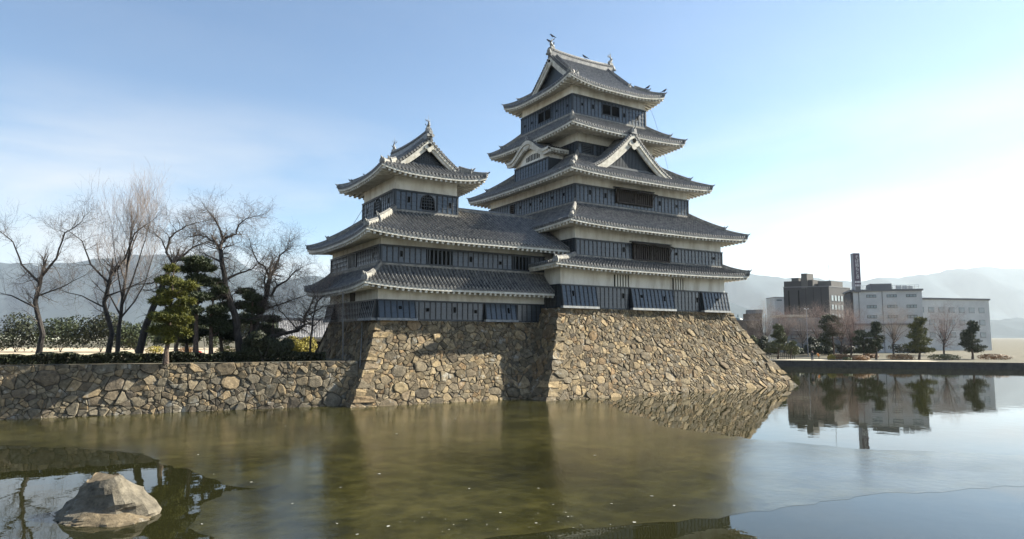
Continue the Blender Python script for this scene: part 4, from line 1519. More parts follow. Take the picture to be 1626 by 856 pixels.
def blades(m, c, n, rad, size, r, up=.5):
    """needle tufts scattered through a flattened pad"""
    for _ in range(n):
        v = rvec(r)*(r.random()**.45)
        p = Vector((c.x+v.x*rad[0], c.y+v.y*rad[1], c.z+v.z*rad[2]))
        for k in range(3):
            d = (rvec(r)+Vector((v.x*.6, v.y*.6, up))).normalized()*size*r.uniform(.6, 1.3)
            s = d.cross(rvec(r))
            if s.length < 1e-4: continue
            s = s.normalized()*size*.15
            m.add([p-s, p+s, p+d+s*.3, p+d-s*.3], [(0, 1, 2, 3)])
def pine(name, base_px, z, top_y, pads, label, group, seed, r0=.16, lean=0, mats=('pinebark', 'pine'), size=.24, dens=1.0, depth=None, cat='tree'):
    """pads: list of (x, y, half width px, half height px) in the picture at the tree's own distance"""
    r = random.Random(seed)
    b = ray_z(base_px[0], base_px[1], z)
    dep = pix(b)[2]
    k = dep/FPX
    t = thing(name, b, label, cat, group)
    top = P(base_px[0]+lean, top_y, dep)
    tk = MB()
    pts = [b.lerp(top, i/7)+(rvec(r)*.10 if 0 < i else Vector()) for i in range(8)]
    tk.tube(pts, [r0*(1.25 if i == 0 else 1-.82*i/7) for i in range(8)], 7)
    m = MB()
    for (x, y, hw, hh) in pads:
        off = r.uniform(-.9, .9)*hw*k*.8
        c = P(x, y, dep+off)
        # limb to the pad
        q = min(pts, key=lambda u: abs(u.z-(c.z-.25*hw*k)))
        mid = q.lerp(c, .55)+Vector((0, 0, -.08))
        tk.tube([q, mid, c], [r0*.32, r0*.2, r0*.08], 5)
        blades(m, c, int((130+hw*hh*2.2)*dens), (hw*k*.92, hw*k*.85, hh*k*.85), size, r)
    tk.build('trunk', M[mats[0]], t)
    tag(m.build('crown', M[mats[1]], t), kind='stuff')
    return t
def leaves(m, c, rad, n, size, r, shell=.75, flat=None):
    for _ in range(n):
        v = rvec(r)
        q = shell+(1-shell)*r.random() if r.random() < .8 else r.random()
        q *= 1+.10*sin(v.x*7+c.x)*sin(v.y*6+v.z*9+c.y)
        p = Vector((c.x+v.x*rad[0]*q, c.y+v.y*rad[1]*q, c.z+v.z*rad[2]*q))
        if flat is not None and p.z < flat: continue
        nrm = (v+rvec(r)*.7).normalized()
        s = nrm.orthogonal().normalized(); s.rotate(Matrix.Rotation(r.random()*6.3, 3, nrm)); u = nrm.cross(s)
        a = size*r.uniform(.6, 1.3)
        m.add([p-s*a*.5, p-u*a*.3, p+s*a*.5, p+u*a*.3], [(0, 1, 2, 3)])
def bush(name, x, y, hw, hh, z, label, matn, seed, n=900, size=.14, cat='shrub', group=None, depth=None, lobes=1):
    """clipped bush whose foot is at picture row y; hw, hh half width / full height in pixels"""
    r = random.Random(seed)
    b = ray_z(x, y, z) if depth is None else P(x, y, depth)
    k = pix(b)[2]/FPX
    t = thing(name, b, label, cat, group)
    s = MB()
    for i in range(4):
        a = i*1.6+r.random()
        s.tube([b, b+Vector((cos(a)*hw*k*.35, sin(a)*hw*k*.35, hh*k*.6))], [.05, .02], 5)
    s.build('stem', M['bark'], t)
    m = MB()
    for l in range(lobes):
        o = Vector((0, 0, 0)) if lobes == 1 else Vector((r.uniform(-.6, .6)*hw*k, r.uniform(-.4, .4)*hw*k, r.uniform(-.1, .35)*hh*k))
        f = 1 if lobes == 1 else r.uniform(.45, .65)
        c = b+Vector((0, 0, hh*k*.42))+o
        leaves(m, c, (hw*k*f, hw*k*f*.9, hh*k*.58*f), n//lobes, size, r, flat=b.z+.02)
    tag(m.build('foliage', M[matn], t), kind='stuff')
    return t
Z5 = lambda *pts: [(242+x/2.761, 290+y/2.761) for x, y in pts]
GRP_C = 'bare cherry trees behind the low moat wall'
dT1 = pix(ray_z(381, 572, 3.25))[2]
limb_tree('cherry_tree', [
    (Z5((388, 785), (380, 690), (362, 580), (340, 510), (322, 450), (306, 350), (298, 290)), .33, .15),
    (Z5((298, 290), (312, 245), (292, 195), (268, 150), (250, 132)), .13, .03),
    (Z5((312, 245), (345, 234), (368, 224), (382, 185), (412, 160), (440, 150)), .11, .025),
    (Z5((298, 290), (275, 262), (240, 240), (205, 228), (170, 236)), .10, .025),
    (Z5((320, 430), (355, 408), (395, 395), (440, 378), (480, 340)), .12, .03),
    (Z5((306, 350), (270, 330), (235, 318), (190, 330)), .09, .025),
    (Z5((345, 520), (300, 490), (260, 470), (225, 480)), .09, .02),
    (Z5((362, 590), (420, 600), (470, 585), (540, 590)), .07, .02)],
    dT1, 'tallest dark-trunked bare cherry tree forking high, behind the middle of the low wall', GRP_C, 31, 1.55, 2, up=.03)
limb_tree('cherry_tree', [
    (Z5((436, 775), (430, 690), (452, 620), (482, 560), (500, 490), (516, 420)), .40, .15),
    (Z5((516, 420), (545, 360), (560, 320), (590, 290), (600, 262)), .12, .025),
    (Z5((512, 410), (495, 370), (460, 345), (440, 300), (432, 270)), .10, .025),
    (Z5((520, 500), (545, 455), (590, 430), (625, 390), (645, 380)), .12, .025),
    (Z5((490, 545), (500, 480), (492, 430), (500, 390), (530, 345)), .12, .03),
    (Z5((438, 690), (500, 682), (570, 665), (640, 648), (668, 620), (668, 585), (690, 550)), .20, .06),
    (Z5((668, 590), (720, 560), (760, 540), (790, 548)), .06, .02),
    (Z5((640, 648), (600, 600), (560, 560), (540, 520)), .07, .02),
    (Z5((482, 560), (540, 540), (600, 520), (660, 500)), .09, .02)],
    dT1+1.5, 'bare cherry tree with a long low limb reaching right towards the stone base', GRP_C, 32, 1.5, 2, up=.03)
limb_tree('cherry_tree', [
    (Z5((-70, 800), (-30, 640), (0, 560), (35, 480), (66, 402), (92, 356)), .32, .15),
    (Z5((92, 356), (64, 306), (76, 245), (110, 215), (150, 192), (215, 172)), .12, .025),
    (Z5((92, 356), (140, 318), (176, 285), (186, 230)), .11, .025),
    (Z5((176, 285), (230, 262), (300, 240)), .07, .02),
    (Z5((66, 402), (30, 420), (0, 440), (-50, 445)), .13, .03),
    (Z5((66, 306), (40, 250), (10, 220)), .07, .02)],
    dT1+3, 'bare cherry tree leaning in from the far left over the pines', GRP_C, 33, 1.7, 2, up=.05)
limb_tree('bare_tree', [
    (Z5((-155, 800), (-145, 630), (-125, 477), (-105, 332), (-90, 213)), .22, .05),
    (Z5((-135, 545), (-85, 426), (-45, 298), (-15, 196)), .10, .02),
    (Z5((-125, 477), (-105, 341), (-65, 222), (-45, 145)), .09, .02),
    (Z5((-140, 596), (-75, 519), (-25, 426), (10, 307)), .09, .02),
    (Z5((-130, 511), (-155, 375), (-175, 230)), .09, .02),
    (Z5((-140, 579), (-195, 477), (-235, 332)), .09, .02)],
    dT1+9, 'pale fine-twigged upright bare tree at the left edge behind the others', None, 34, 3.0, 2, ('bark', 'paletwig'), .55)
for i, (x0, sd, lab) in enumerate(((60, 35, 'bare cherry tree at the far left outside the pine group'), (170, 36, 'smaller bare cherry tree between the far left pine and the leaning cherry'))):
    k = .8-.2*i
    limb_tree('cherry_tree', [
        ([(x0, 573), (x0+8, 530), (x0-4, 480), (x0+6, 440)], .26, .14),
        ([(x0+6, 440), (x0+30, 410), (x0+44, 370), (x0+70, 352)], .12, .025),
        ([(x0+4, 450), (x0-26, 420), (x0-38, 384), (x0-62, 366)], .11, .025),
        ([(x0, 470), (x0+34, 458), (x0+70, 440)], .09, .02), ([(x0, 490), (x0-40, 470), (x0-70, 462)], .08, .02)],
        dT1+5+4*i, lab, GRP_C, sd, 2.1, 2)
limb_tree('bare_tree', [
    ([(492, 571), (494, 540), (498, 505), (504, 480)], .12, .06),
    ([(504, 480), (516, 468), (524, 455)], .05, .015), ([(498, 505), (484, 488), (470, 470)], .05, .015), ([(496, 520), (512, 505), (532, 500), (548, 503)], .05, .012),
    ([(496, 515), (478, 505), (462, 500)], .05, .012), ([(504, 480), (498, 462), (488, 450)], .05, .012)],
    dT1+9, 'small twiggy bare tree in front of the tiled hall roof', None, 37, 1.6, 2, ('bark', 'paletwig'), .15)
GRP_P = 'pines behind the low moat wall'
pz = lambda l: [(242+x/2.761, 290+y/2.761, a/2.761, b/2.761) for x, y, a, b in l]
pine('pine_tree', (263.5, 577.5), 3.25, 425, pz([(85, 378, 32, 18), (70, 430, 55, 22), (150, 452, 55, 22), (100, 490, 60, 22), (40, 520, 50, 24), (150, 520, 40, 20), (110, 560, 55, 24), (45, 590, 60, 26), (135, 600, 50, 26), (90, 650, 65, 30), (30, 650, 45, 26), (140, 660, 35, 22), (75, 690, 30, 18)]),
     'sunlit yellow-green pine with a slim trunk, nearest the left edge of the pines', GRP_P, 41, .17, 12, size=.22)
pine('pine_tree', (281, 572.5), 3.25, 440, pz([(108, 450, 40, 18), (60, 480, 40, 16), (130, 540, 40, 18), (95, 610, 55, 22), (150, 640, 40, 20), (180, 455, 30, 16)]),
     'pine with reddish upper trunk right behind the sunlit slim one', GRP_P, 42, .17, 2, size=.22)
pine('pine_tree', (311, 573), 3.25, 408, pz([(195, 345, 62, 26), (235, 375, 50, 22), (160, 380, 45, 20), (200, 420, 55, 22), (245, 440, 38, 20), (165, 470, 45, 18), (215, 500, 50, 20), (180, 560, 45, 20), (150, 655, 60, 22)]),
     'dark flat-topped pine between the sunlit pine and the tallest cherry', GRP_P, 43, .21, 4, ('pinebark', 'darkpine'), size=.24)
pine('pine_tree', (335.5, 572.5), 3.25, 445, pz([(275, 440, 40, 22), (300, 470, 34, 18), (262, 500, 40, 20), (285, 560, 50, 24), (250, 610, 50, 20), (310, 640, 45, 22)]),
     'dark straight pine just left of the tallest cherry', GRP_P, 44, .18, 2, ('pinebark', 'darkpine'), size=.24)
pine('pine_tree', (402, 571.5), 3.25, 458, pz([(410, 480, 45, 18), (440, 505, 45, 18), (400, 540, 50, 20), (450, 560, 40, 20), (420, 600, 60, 24)]),
     'dark pine between the two big cherry trunks', GRP_P, 45, .17, -2, ('pinebark', 'darkpine'), size=.24)
pine('pine_tree', (298, 569.3), 3.25, 452, pz([(150, 470, 46, 18), (175, 520, 50, 20), (135, 565, 50, 22), (190, 600, 54, 22), (140, 640, 55, 22), (200, 660, 50, 20), (160, 690, 46, 16)]),
     'low dark pine filling the gap behind the sunlit slim one', GRP_P, 47, .17, 4, ('pinebark', 'darkpine'), size=.26)
pine('pine_tree', (352, 569), 3.25, 470, pz([(300, 500, 44, 18), (330, 540, 46, 18), (290, 590, 50, 20), (335, 620, 50, 20), (300, 660, 55, 20), (350, 680, 44, 16)]),
     'dark bushy pine right behind the tallest cherry, on its left', GRP_P, 48, .16, 0, ('pinebark', 'darkpine'), size=.26)
pine('pine_tree', (430, 569), 3.25, 490, pz([(470, 530, 42, 18), (520, 600, 50, 20), (480, 640, 55, 22), (540, 660, 50, 20), (500, 700, 50, 20), (450, 690, 44, 18)]),
     'low dark pine under the long limb of the right cherry', GRP_P, 49, .16, 6, ('pinebark', 'darkpine'), size=.26)
# dark evergreen shrubs, clipped bushes and hedge
bush('evergreen_shrub', 418, 574, 30, 48, 3.25, 'tall dark evergreen bush beside the trunk with the low limb', 'hedge', 51, 4200, .2, lobes=5)
bush('evergreen_shrub', 446, 573, 20, 34, 3.25, 'dark evergreen bush left of the golden clipped tree', 'hedge', 52, 2600, .2, lobes=4)
bush('evergreen_shrub', 398, 573, 16, 44, 3.25, 'dark evergreen bush right behind the tallest cherry trunk', 'hedge', 53, 2400, .2, lobes=4)
bush('clipped_tree', 475, 572, 25, 37, 3.2, 'golden green clipped tree in tiers before the tiled hall', 'yellowgreen', 54, 6500, .22, lobes=7, depth=80)
bush('clipped_shrub', 455, 575, 12, 13, 3.25, 'low olive clipped shrub at the foot of the golden tree, on its left', 'yellowgreen', 55, 1000, .13, depth=80)
bush('clipped_shrub', 489, 575, 13, 11, 3.25, 'low olive clipped shrub at the foot of the golden tree, on its right', 'yellowgreen', 56, 1000, .13, depth=80)
bush('clipped_shrub', 440, 569, 10, 14, 3.1, 'russet brown clipped shrub beside the golden tree', 'orange', 57, 900, .13, depth=80)
bush('clipped_shrub', 359, 566, 17, 17, 3.0, 'rounded golden bush right of the dark straight pine', 'yellowgreen', 58, 1500, .14)
bush('clipped_shrub', 372, 571, 12, 10, 3.2, 'small green bush in front of the rounded golden bush', 'olive', 59, 900, .14)
bush('clipped_shrub', 411, 573, 8, 12, 3.25, 'small bright green bush among the dark evergreens', 'olive', 60, 700, .14)
bush('clipped_shrub', 246, 562, 14, 13, 2.3, 'olive bush at the far side of the sandy court, far left', 'yellowgreen', 61, 900, .2)
bush('clipped_shrub', 300, 560, 16, 9, 2.3, 'low russet bush at the far side of the sandy court', 'orange', 62, 900, .2)
bush('clipped_shrub', 505, 551, 9, 10, 2.6, 'small yellow bush beside the stone base below the hall window', 'yellowgreen', 63, 700, .16)
def hedge(name, s0, s1, off, h, w, label, seed):
    r = random.Random(seed)
    c = A_((s0+s1)/2)+nn*off+Vector((0, 0, 3.25))
    t = thing(name, c, label, 'hedge')
    m = MB()
    for _ in range(int((s1-s0)*900)):
        s = r.uniform(s0, s1); o = off+r.uniform(-w, w)/2; z = 3.27+h*(1-r.random()**2)*(1+.12*sin(s*1.7)+.08*sin(s*4.1))
        p = A_(s)+nn*o+Vector((0, 0, z)); v = rvec(r); q = v.orthogonal().normalized(); u = v.cross(q); a = .19*r.uniform(.6, 1.3)
        m.add([p-q*a*.5, p-u*a*.3, p+q*a*.5, p+u*a*.3], [(0, 1, 2, 3)])
    tag(m.build('foliage', M['hedge'], t), kind='stuff')
    st = MB()
    s = s0
    while s < s1:
        p = A_(s)+nn*off+Vector((0, 0, 3.2)); st.tube([p, p+Vector((.05, 0, h*.8))], [.03, .015], 4); s += .8
    tag(st.build('stems', M['bark'], t), kind='stuff')
    return t
hedge('hedge', -18, LL-2.2, 2.4, .62, 1.1, 'long low dark hedge running behind the low moat wall', 71)
# distant evergreens and bare trees closing the court
r = random.Random(77)
for i, (x, yb, top, w, mt) in enumerate(((252, 556, 500, 20, 'darkpine'), (292, 556, 512, 18, 'olive'), (326, 556, 498, 22, 'darkpine'), (362, 555, 508, 20, 'darkpine'), (392, 555, 496, 20, 'hedge'), (430, 555, 505, 18, 'darkpine'), (215, 560, 502, 32, 'darkpine'), (160, 560, 498, 38, 'hedge'), (96, 560, 504, 38, 'darkpine'), (24, 560, 498, 44, 'hedge'))):
    lab = ('evergreen tree beyond the court, %s' % ['behind the slim sunlit pine', 'between the slim pine and the flat-topped pine', 'behind the flat-topped pine', 'behind the rounded golden bush', 'behind the tallest cherry trunk', 'behind the cherry with the low limb', 'behind the leaning cherry', 'behind the smaller far left cherry', 'behind the lone far left pine', 'behind the outermost left cherry'][i])
    bush('evergreen_tree', x, yb, w, yb-top, 2.1, lab, mt, 80+i, 3200, .42, cat='tree', group='evergreens beyond the court', lobes=9)
# ------------------------------------------------------------------ hall behind the left trees, poles, birds, shore
M['whitewall'] = mat('white_wall', (.62, .58, .50), .85, nscale=.6, col2=(.50, .47, .40))
M['greytile'] = mat('hall_tile', (.30, .29, .29), .6, nscale=3, col2=(.16, .155, .16), rand=.12, island=True)
def hall():
    c = P(494, 545, 104); k = 104/FPX
    t = thing('tiled_hall', ray_z(494, 562, 2.1)*0+Vector((c.x, c.y, 2.1)), 'low white hall with grey tiled roof seen between the golden tree and the stone base', 'building')
    ax = CR.copy(); ax.z = 0; ax.normalize(); bk = Vector((_fw.x, _fw.y, 0)).normalized()
    ax = (ax*.96+bk*.28).normalized(); bk = Vector((-ax.y, ax.x, 0))
    q = lambda a, o, z: Vector((c.x, c.y, 0))+ax*a+bk*o+Vector((0, 0, z))
    m = MB(); m.hexa([q(-4.2, 0, 2.0), q(7, 0, 2.0), q(7, 6, 2.0), q(-4.2, 6, 2.0), q(-4.2, 0, 4.9), q(7, 0, 4.9), q(7, 6, 4.9), q(-4.2, 6, 4.9)])
    m.build('wall', M['whitewall'], t)
    m = MB()
    N = 52
    rows = []
    for j in range(9):
        f = j/8
        for dz in (.05, 0):
            rows.append([q(-5+13*i/(4*N), -.9+4.2*f, 4.75+2.85*f+dz+(.09 if i % 4 in (1, 2) else 0)) for i in range(4*N+1)])
    m.grid(rows)
    m.add([q(-5, 7.5, 4.75), q(8, 7.5, 4.75), q(8, 3.3, 7.6), q(-5, 3.3, 7.6)], [(0, 1, 2, 3)])
    rf = m.build('roof', M['greytile'], t)
    m = MB(); m.bar(q(-5.1, 3.3, 7.72), q(8.1, 3.3, 7.72), .45, .4); m.build('roof_ridge', M['greytile'], rf)
    m = MB(); m.bar(q(-5, -.86, 4.68), q(8, -.86, 4.68), .12, .16); m.build('eave_board', M['barge'], rf)
    for a in (.6, 3.6):
        m = MB(); m.hexa([q(a, -.05, 3.3), q(a+1.6, -.05, 3.3), q(a+1.6, .05, 3.3), q(a, .05, 3.3), q(a, -.05, 4.2), q(a+1.6, -.05, 4.2), q(a+1.6, .05, 4.2), q(a, .05, 4.2)])
        w = m.build('window', M['dark'], t)
        m = MB()
        for u in (a, a+.53, a+1.06, a+1.6): m.bar(q(u, -.09, 3.25), q(u, -.09, 4.25), .09, .08)
        m.bar(q(a, -.09, 3.75), q(a+1.6, -.09, 3.75), .07, .07)
        m.build('window_frame', M['wood'], w)
hall()
# thin grey pole before the shaded base, and the cable on the stones
b = ray_z(545, 571.5, 3.28); dp = pix(b)[2]
M['pole'] = mat('grey_pole', (.13, .13, .13), .6)
m = MB(); m.tube([b, P(545, 463, dp)], .045, 6)
m.tube([P(545, 480, dp), P(552, 478, dp+.5)], .03, 5)
pl = m.build('pole', M['pole'], None, local=b)
tag(pl, 'thin grey pole standing before the shaded side of the small stone base', 'pole')
m = MB(); m.tube([gN(11.2+.55*i, 7.1-.75*i, .22) for i in range(6)], .03, 5); m.build('cable', M['weathered'], sb)
M['red'] = mat('red_paint', (.45, .05, .04), .5)
b = ray_z(317, 567, 2.22); k = pix(b)[2]/FPX
t = thing('red_post', b, 'small red post standing on the sandy court', 'post')
m = MB(); m.tube([b, b+Vector((0, 0, 7*k))], .16, 8); m.build('shaft', M['red'], t)
m = MB(); m.tube([b+Vector((0, 0, 7*k)), b+Vector((0, 0, 9.2*k)), b+Vector((0, 0, 9.8*k))], [.27, .25, .10], 8); m.build('head', M['red'], t)
b = ray_z(325, 566, 2.22)
t = thing('notice_board', b, 'small white notice board on a post by the sandy court', 'sign')
m = MB(); m.tube([b, b+Vector((0, 0, 16*k))], .05, 6); m.build('post', M['pole'], t)
m = MB(); u = CR*1.8*k; c = b+Vector((0, 0, 13.5*k)); m.hexa([c-u-_fw*.06-Vector((0, 0, 2*k)), c+u-_fw*.06-Vector((0, 0, 2*k)), c+u-_fw*.1-Vector((0, 0, 2*k)), c-u-_fw*.1-Vector((0, 0, 2*k)), c-u-_fw*.06+Vector((0, 0, 2*k)), c+u-_fw*.06+Vector((0, 0, 2*k)), c+u-_fw*.1+Vector((0, 0, 2*k)), c-u-_fw*.1+Vector((0, 0, 2*k))]); m.build('board', M['barge'], t)
# crows
M['crow'] = mat('crow_feathers', (.012, .012, .016), .5)
def crow(p, ang, label, s=1.0, pitch=.5):
    f = Vector((cos(ang), sin(ang), 0)); sd = Vector((-f.y, f.x, 0)); p = Vector(p)
    q = lambda a, z, l=0: p+f*(a*s)+Vector((0, 0, z*s))+sd*(l*s)
    t = thing('crow', p, label, 'bird', 'crows on the tall roof')
    m = MB()
    m.tube([q(-.26, .10), q(-.16, .15), q(-.02, .22), q(.10, .31), q(.16, .40), q(.21, .42), q(.25, .41)], [.03, .08, .11, .095, .065, .06, .03], 8)
    m.build('body', M['crow'], t)
    m = MB(); m.hexa([q(-.22, .08, -.05), q(-.22, .08, .05), q(-.52, -.02, .06), q(-.52, -.02, -.06), q(-.22, .12, -.05), q(-.22, .12, .05), q(-.52, .0, .06), q(-.52, .0, -.06)]); m.build('tail', M['crow'], t)
    m = MB(); m.tube([q(.24, .41), q(.36, .385)], [.03, .008], 5); m.build('beak', M['crow'], t)
    for l in (-.05, .05):
        m = MB(); m.tube([q(.0, .0, l), q(.0, .15, l)], .014, 4); m.build('leg', M['crow'], t)
        m = MB(); m.hexa([q(.06, .20, l*2.2), q(.06, .20, l*2.6), q(-.34, .08, l*1.7), q(-.34, .08, l*1.2), q(.08, .30, l*1.9), q(.08, .30, l*2.2), q(-.34, .12, l*1.7), q(-.34, .12, l*1.2)]); m.build('wing', M['crow'], t)
s5 = R5S['W']
def ridge5(px): # along the ridge
    best = min((i/200 for i in range(201)), key=lambda f: abs(pix((41.0+9.6*f*1.0, 59.3, 37.6))[0]-px))
    x = 41.0+9.6*best
    return Vector((x, 59.3, 36.85+.79+.22*abs(2*(x-41.65)/9.3-1)**2.2))
crow(ridge5(929), radians(150), 'crow standing on the middle of the tall top ridge')
crow(s5.pt(s5.L-.02, 0, .44), radians(-20), 'crow at the outer tip of the right-hand top eave', 1.0)
crow(s5.pt(s5.L-1.32, 1.32/6.5, .58), radians(-30), 'crow partway up the right-hand hip of the top roof', 1.0)
crow(Vector((41.55, 59.3, 38.05+.3)), radians(120), 'crow perched beside the left fish finial', .9)
crow(Vector((42.05, 59.3, 39.05)), radians(150), 'crow perched high on the left fish finial', .9)
# boulders of the near shore, lower left
def boulder(name, px, label, seed, top, depth_extra=1.2, mt='stone_grey'):
    """px: outline of the face at water level (x pixel range), top row; a rough wedge of rock"""
    r = random.Random(seed)
    a = ray_z(px[0], px[2], -.05); b = ray_z(px[1], px[2], -.05)
    k = pix(b)[2]/FPX
    ax = (b-a); w = ax.length; ax.normalize(); bk = Vector((-ax.y, ax.x, 0)); 
    if bk.dot(_fw) < 0: bk = -bk
    h = (px[2]-top)*k
    from mathutils import noise
    rows = []
    N = 30; R_ = 16
    for j in range(R_):
        f = j/(R_-1)
        row = []
        for i in range(N):
            th = 2*pi*i/N
            sh = 1-.62*f**1.9
            # squarish plan, broken facets
            cx_, sy_ = cos(th), sin(th)
            e = (abs(cx_)**3+abs(sy_)**3)**(-1/3)
            p = Vector((cx_*e*sh, sy_*e*sh, f*1.3+seed))
            d = .30*noise.noise(p*1.3)+.14*noise.noise(p*3.1)+.07*noise.noise(p*7)
            d = round(d*9)/9*.55+d*.45
            x = w*(.5-.10*f)+w*.5*e*sh*cx_*(1+d)
            y = depth_extra*.5+depth_extra*.5*e*sh*sy_*(1+d)
            row.append(a+ax*x+bk*y+Vector((0, 0, -.2+(h+.2)*f*(1+.25*noise.noise(Vector((cx_, sy_, seed)))*f))))
        rows.append(row+[row[0]])
    m = MB(); m.grid(rows); m.add(rows[-1][:-1], [tuple(range(N))])
    t = m.build(name, M[mt], None, local=a)
    tag(t, label, 'rock', 'rocks on the near shore')
boulder('shore_rock', (72, 222, 834), 'big grey shore rock rising from the water in the lower left corner', 91, 772, 2.0)
boulder('shore_rock', (80, 229, 842), 'low tan slab at the waterline below the big grey shore rock', 92, 826, 1.6, 'stone')

# ------------------------------------------------------------------ far bank
M['revet'] = mat('far_revetment', (.06, .056, .05), .9, nscale=1.5, col2=(.03, .028, .026), bump=.05, bscale=2)
M['path'] = mat('pale_path', (.46, .40, .31), .95, nscale=.3, col2=(.36, .31, .24))
t = thing('far_bank_wall', F_(0, 0, 0), 'low dark stone edging wall of the far bank at the right', 'stone wall')
m = MB()
for i in range(60):
    s0 = -70+3.5*i
    for j in range(2):
        a, b_ = s0+(1.6 if j else 0), s0+3.5+(1.6 if j else 0)
        z0, z1 = -.3+.68*j, -.3+.68*(j+1)
        o = .0+.06*(j)+.05*((i*7+j*3) % 5)/5
        m.hexa([F_(a+.03, o, z0+.02), F_(b_-.03, o, z0+.02), F_(b_-.03, .9, z0+.02), F_(a+.03, .9, z0+.02), F_(a+.03, o+.04, z1), F_(b_-.03, o+.04, z1), F_(b_-.03, .9, z1), F_(a+.03, .9, z1)])
tag(m.build('edging_blocks', M['revet'], t), kind='stuff')
m = MB(); m.hexa([F_(-70, .12, -.3), F_(140, .12, -.3), F_(140, .8, -.3), F_(-70, .8, -.3), F_(-70, .12, 1.04), F_(140, .12, 1.04), F_(140, .8, 1.04), F_(-70, .8, 1.04)]); m.build('wall_body', M['rubble'], t)
m = MB()
m.grid([[F_(s, 1.2, 1.09) for s in range(-60, 30, 5)], [F_(s, 6.2+.8*sin(s*.2), 1.135) for s in range(-60, 30, 5)]])
tag(m.build('path', M['path']), kind='structure')
# fence along the path
def gp(x, y): return ray_z(x, y, 1.1)
t = thing('fence', gp(1245, 571), 'low dark post-and-rail fence beside the path at the right corner of the tall base', 'fence')
M['fencewood'] = mat('fence_wood', (.06, .05, .045), .8)
f_a, f_b = gp(1222, 570.5), gp(1262, 570)
for i in range(14):
    p = f_a.lerp(f_b, i/13); m = MB(); m.tube([p, p+Vector((0, 0, 1.15))], .07, 6); m.build('post', M['fencewood'], t)
for z in (.5, 1.0):
    m = MB(); m.bar(f_a+Vector((0, 0, z)), f_b+Vector((0, 0, z)), .07, .09); m.build('rail', M['fencewood'], t)
# people
M['skin'] = mat('skin', (.45, .28, .2), .6); M['blackcloth'] = mat('black_clothing', (.02, .02, .024), .8); M['orangecloth'] = mat('orange_jacket', (.62, .22, .03), .8); M['hair'] = mat('dark_hair', (.02, .016, .014), .6); M['bluecloth'] = mat('grey_trousers', (.12, .12, .14), .8)
def person(px, py, h, label, coat, leg, ang, bend=0.0, seed=1):
    b = gp(px, py); s = h/1.7
    t = thing('person', b, label, 'person')
    f = Vector((cos(ang), sin(ang), 0)); sd = Vector((-f.y, f.x, 0))
    q = lambda a, l, z: b+f*(a*s)+sd*(l*s)+Vector((0, 0, z*s))
    bz = lambda z: bend*max(0, z-.85)*.9
    J = [(0, 0, .92), (0, 0, 1.12), (0, 0, 1.36), (0, 0, 1.48), (.01, 0, 1.62), (.02, 0, 1.70),
         (0, .10, .86), (.06, .11, .48), (.02, .11, .07), (.16, .12, .03), (0, -.10, .86), (-.05, -.11, .48), (-.12, -.11, .07), (.02, -.12, .03),
         (0, .19, 1.38), (.0, .24, 1.12), (.14, .22, .92), (.19, .21, .84), (0, -.19, 1.38), (-.02, -.25, 1.12), (.10, -.22, .92), (.15, -.21, .84)]
    R = [.15, .135, .165, .06, .095, .06, .10, .07, .045, .04, .10, .07, .045, .04, .065, .05, .038, .035, .065, .05, .038, .035]
    E_ = [(0, 1), (1, 2), (2, 3), (3, 4), (4, 5), (0, 6), (6, 7), (7, 8), (8, 9), (0, 10), (10, 11), (11, 12), (12, 13), (2, 14), (14, 15), (15, 16), (16, 17), (2, 18), (18, 19), (19, 20), (20, 21)]
    me = bpy.data.meshes.new('body')
    me.from_pydata([tuple(q(a+bz(z), l, z-abs(bend)*.15*max(0, z-.85))-b) for a, l, z in J], E_, [])
    o = bpy.data.objects.new('body', me); link(o, t); ORG[o] = b
    md = o.modifiers.new('skin', 'SKIN'); md.use_smooth_shade = True
    for i, v in enumerate(me.skin_vertices[0].data): v.radius = (R[i]*s, R[i]*s); v.use_root = (i == 0)
    o.modifiers.new('sub', 'SUBSURF').levels = 1
    me.materials.append(M['skin'])
    # clothing: coat and trousers as closed sleeves round the body
    m = MB(); dz = lambda z: z-abs(bend)*.15*max(0, z-.85)
    m.tube([q(bz(z), 0, dz(z)) for z in (.78, .95, 1.15, 1.36, 1.47)], [.20*s, .19*s, .175*s, .20*s, .08*s], 9)
    for l in (1, -1):
        i = 14 if l > 0 else 18
        m.tube([q(J[i+k][0]+bz(J[i+k][2]), J[i+k][1], dz(J[i+k][2])) for k in range(3)], [.08*s, .065*s, .055*s], 7)
    m.build('jacket', M[coat], t)
    m = MB()
    for i in (6, 10): m.tube([q(0, J[i][1]*.9, .92)]+[q(*J[i+k]) for k in range(3)], [.12*s, .115*s, .085*s, .065*s], 7)
    m.build('trousers', M[leg], t)
    m = MB(); c = q(bz(1.66)-.02, 0, dz(1.66)); m.tube([c+Vector((0, 0, -.10*s)), c, c+Vector((0, 0, .08*s)), c+Vector((0, 0, .11*s))], [.095*s, .112*s, .08*s, .02*s], 8); m.build('hair', M['hair'], t)
person(1290.5, 572.5, 1.72, 'person in dark clothes walking on the far bank path', 'blackcloth', 'bluecloth', radians(200))
person(1301, 570.8, 1.30, 'person in an orange jacket bending forward beside the path', 'orangecloth', 'blackcloth', radians(160), .7)
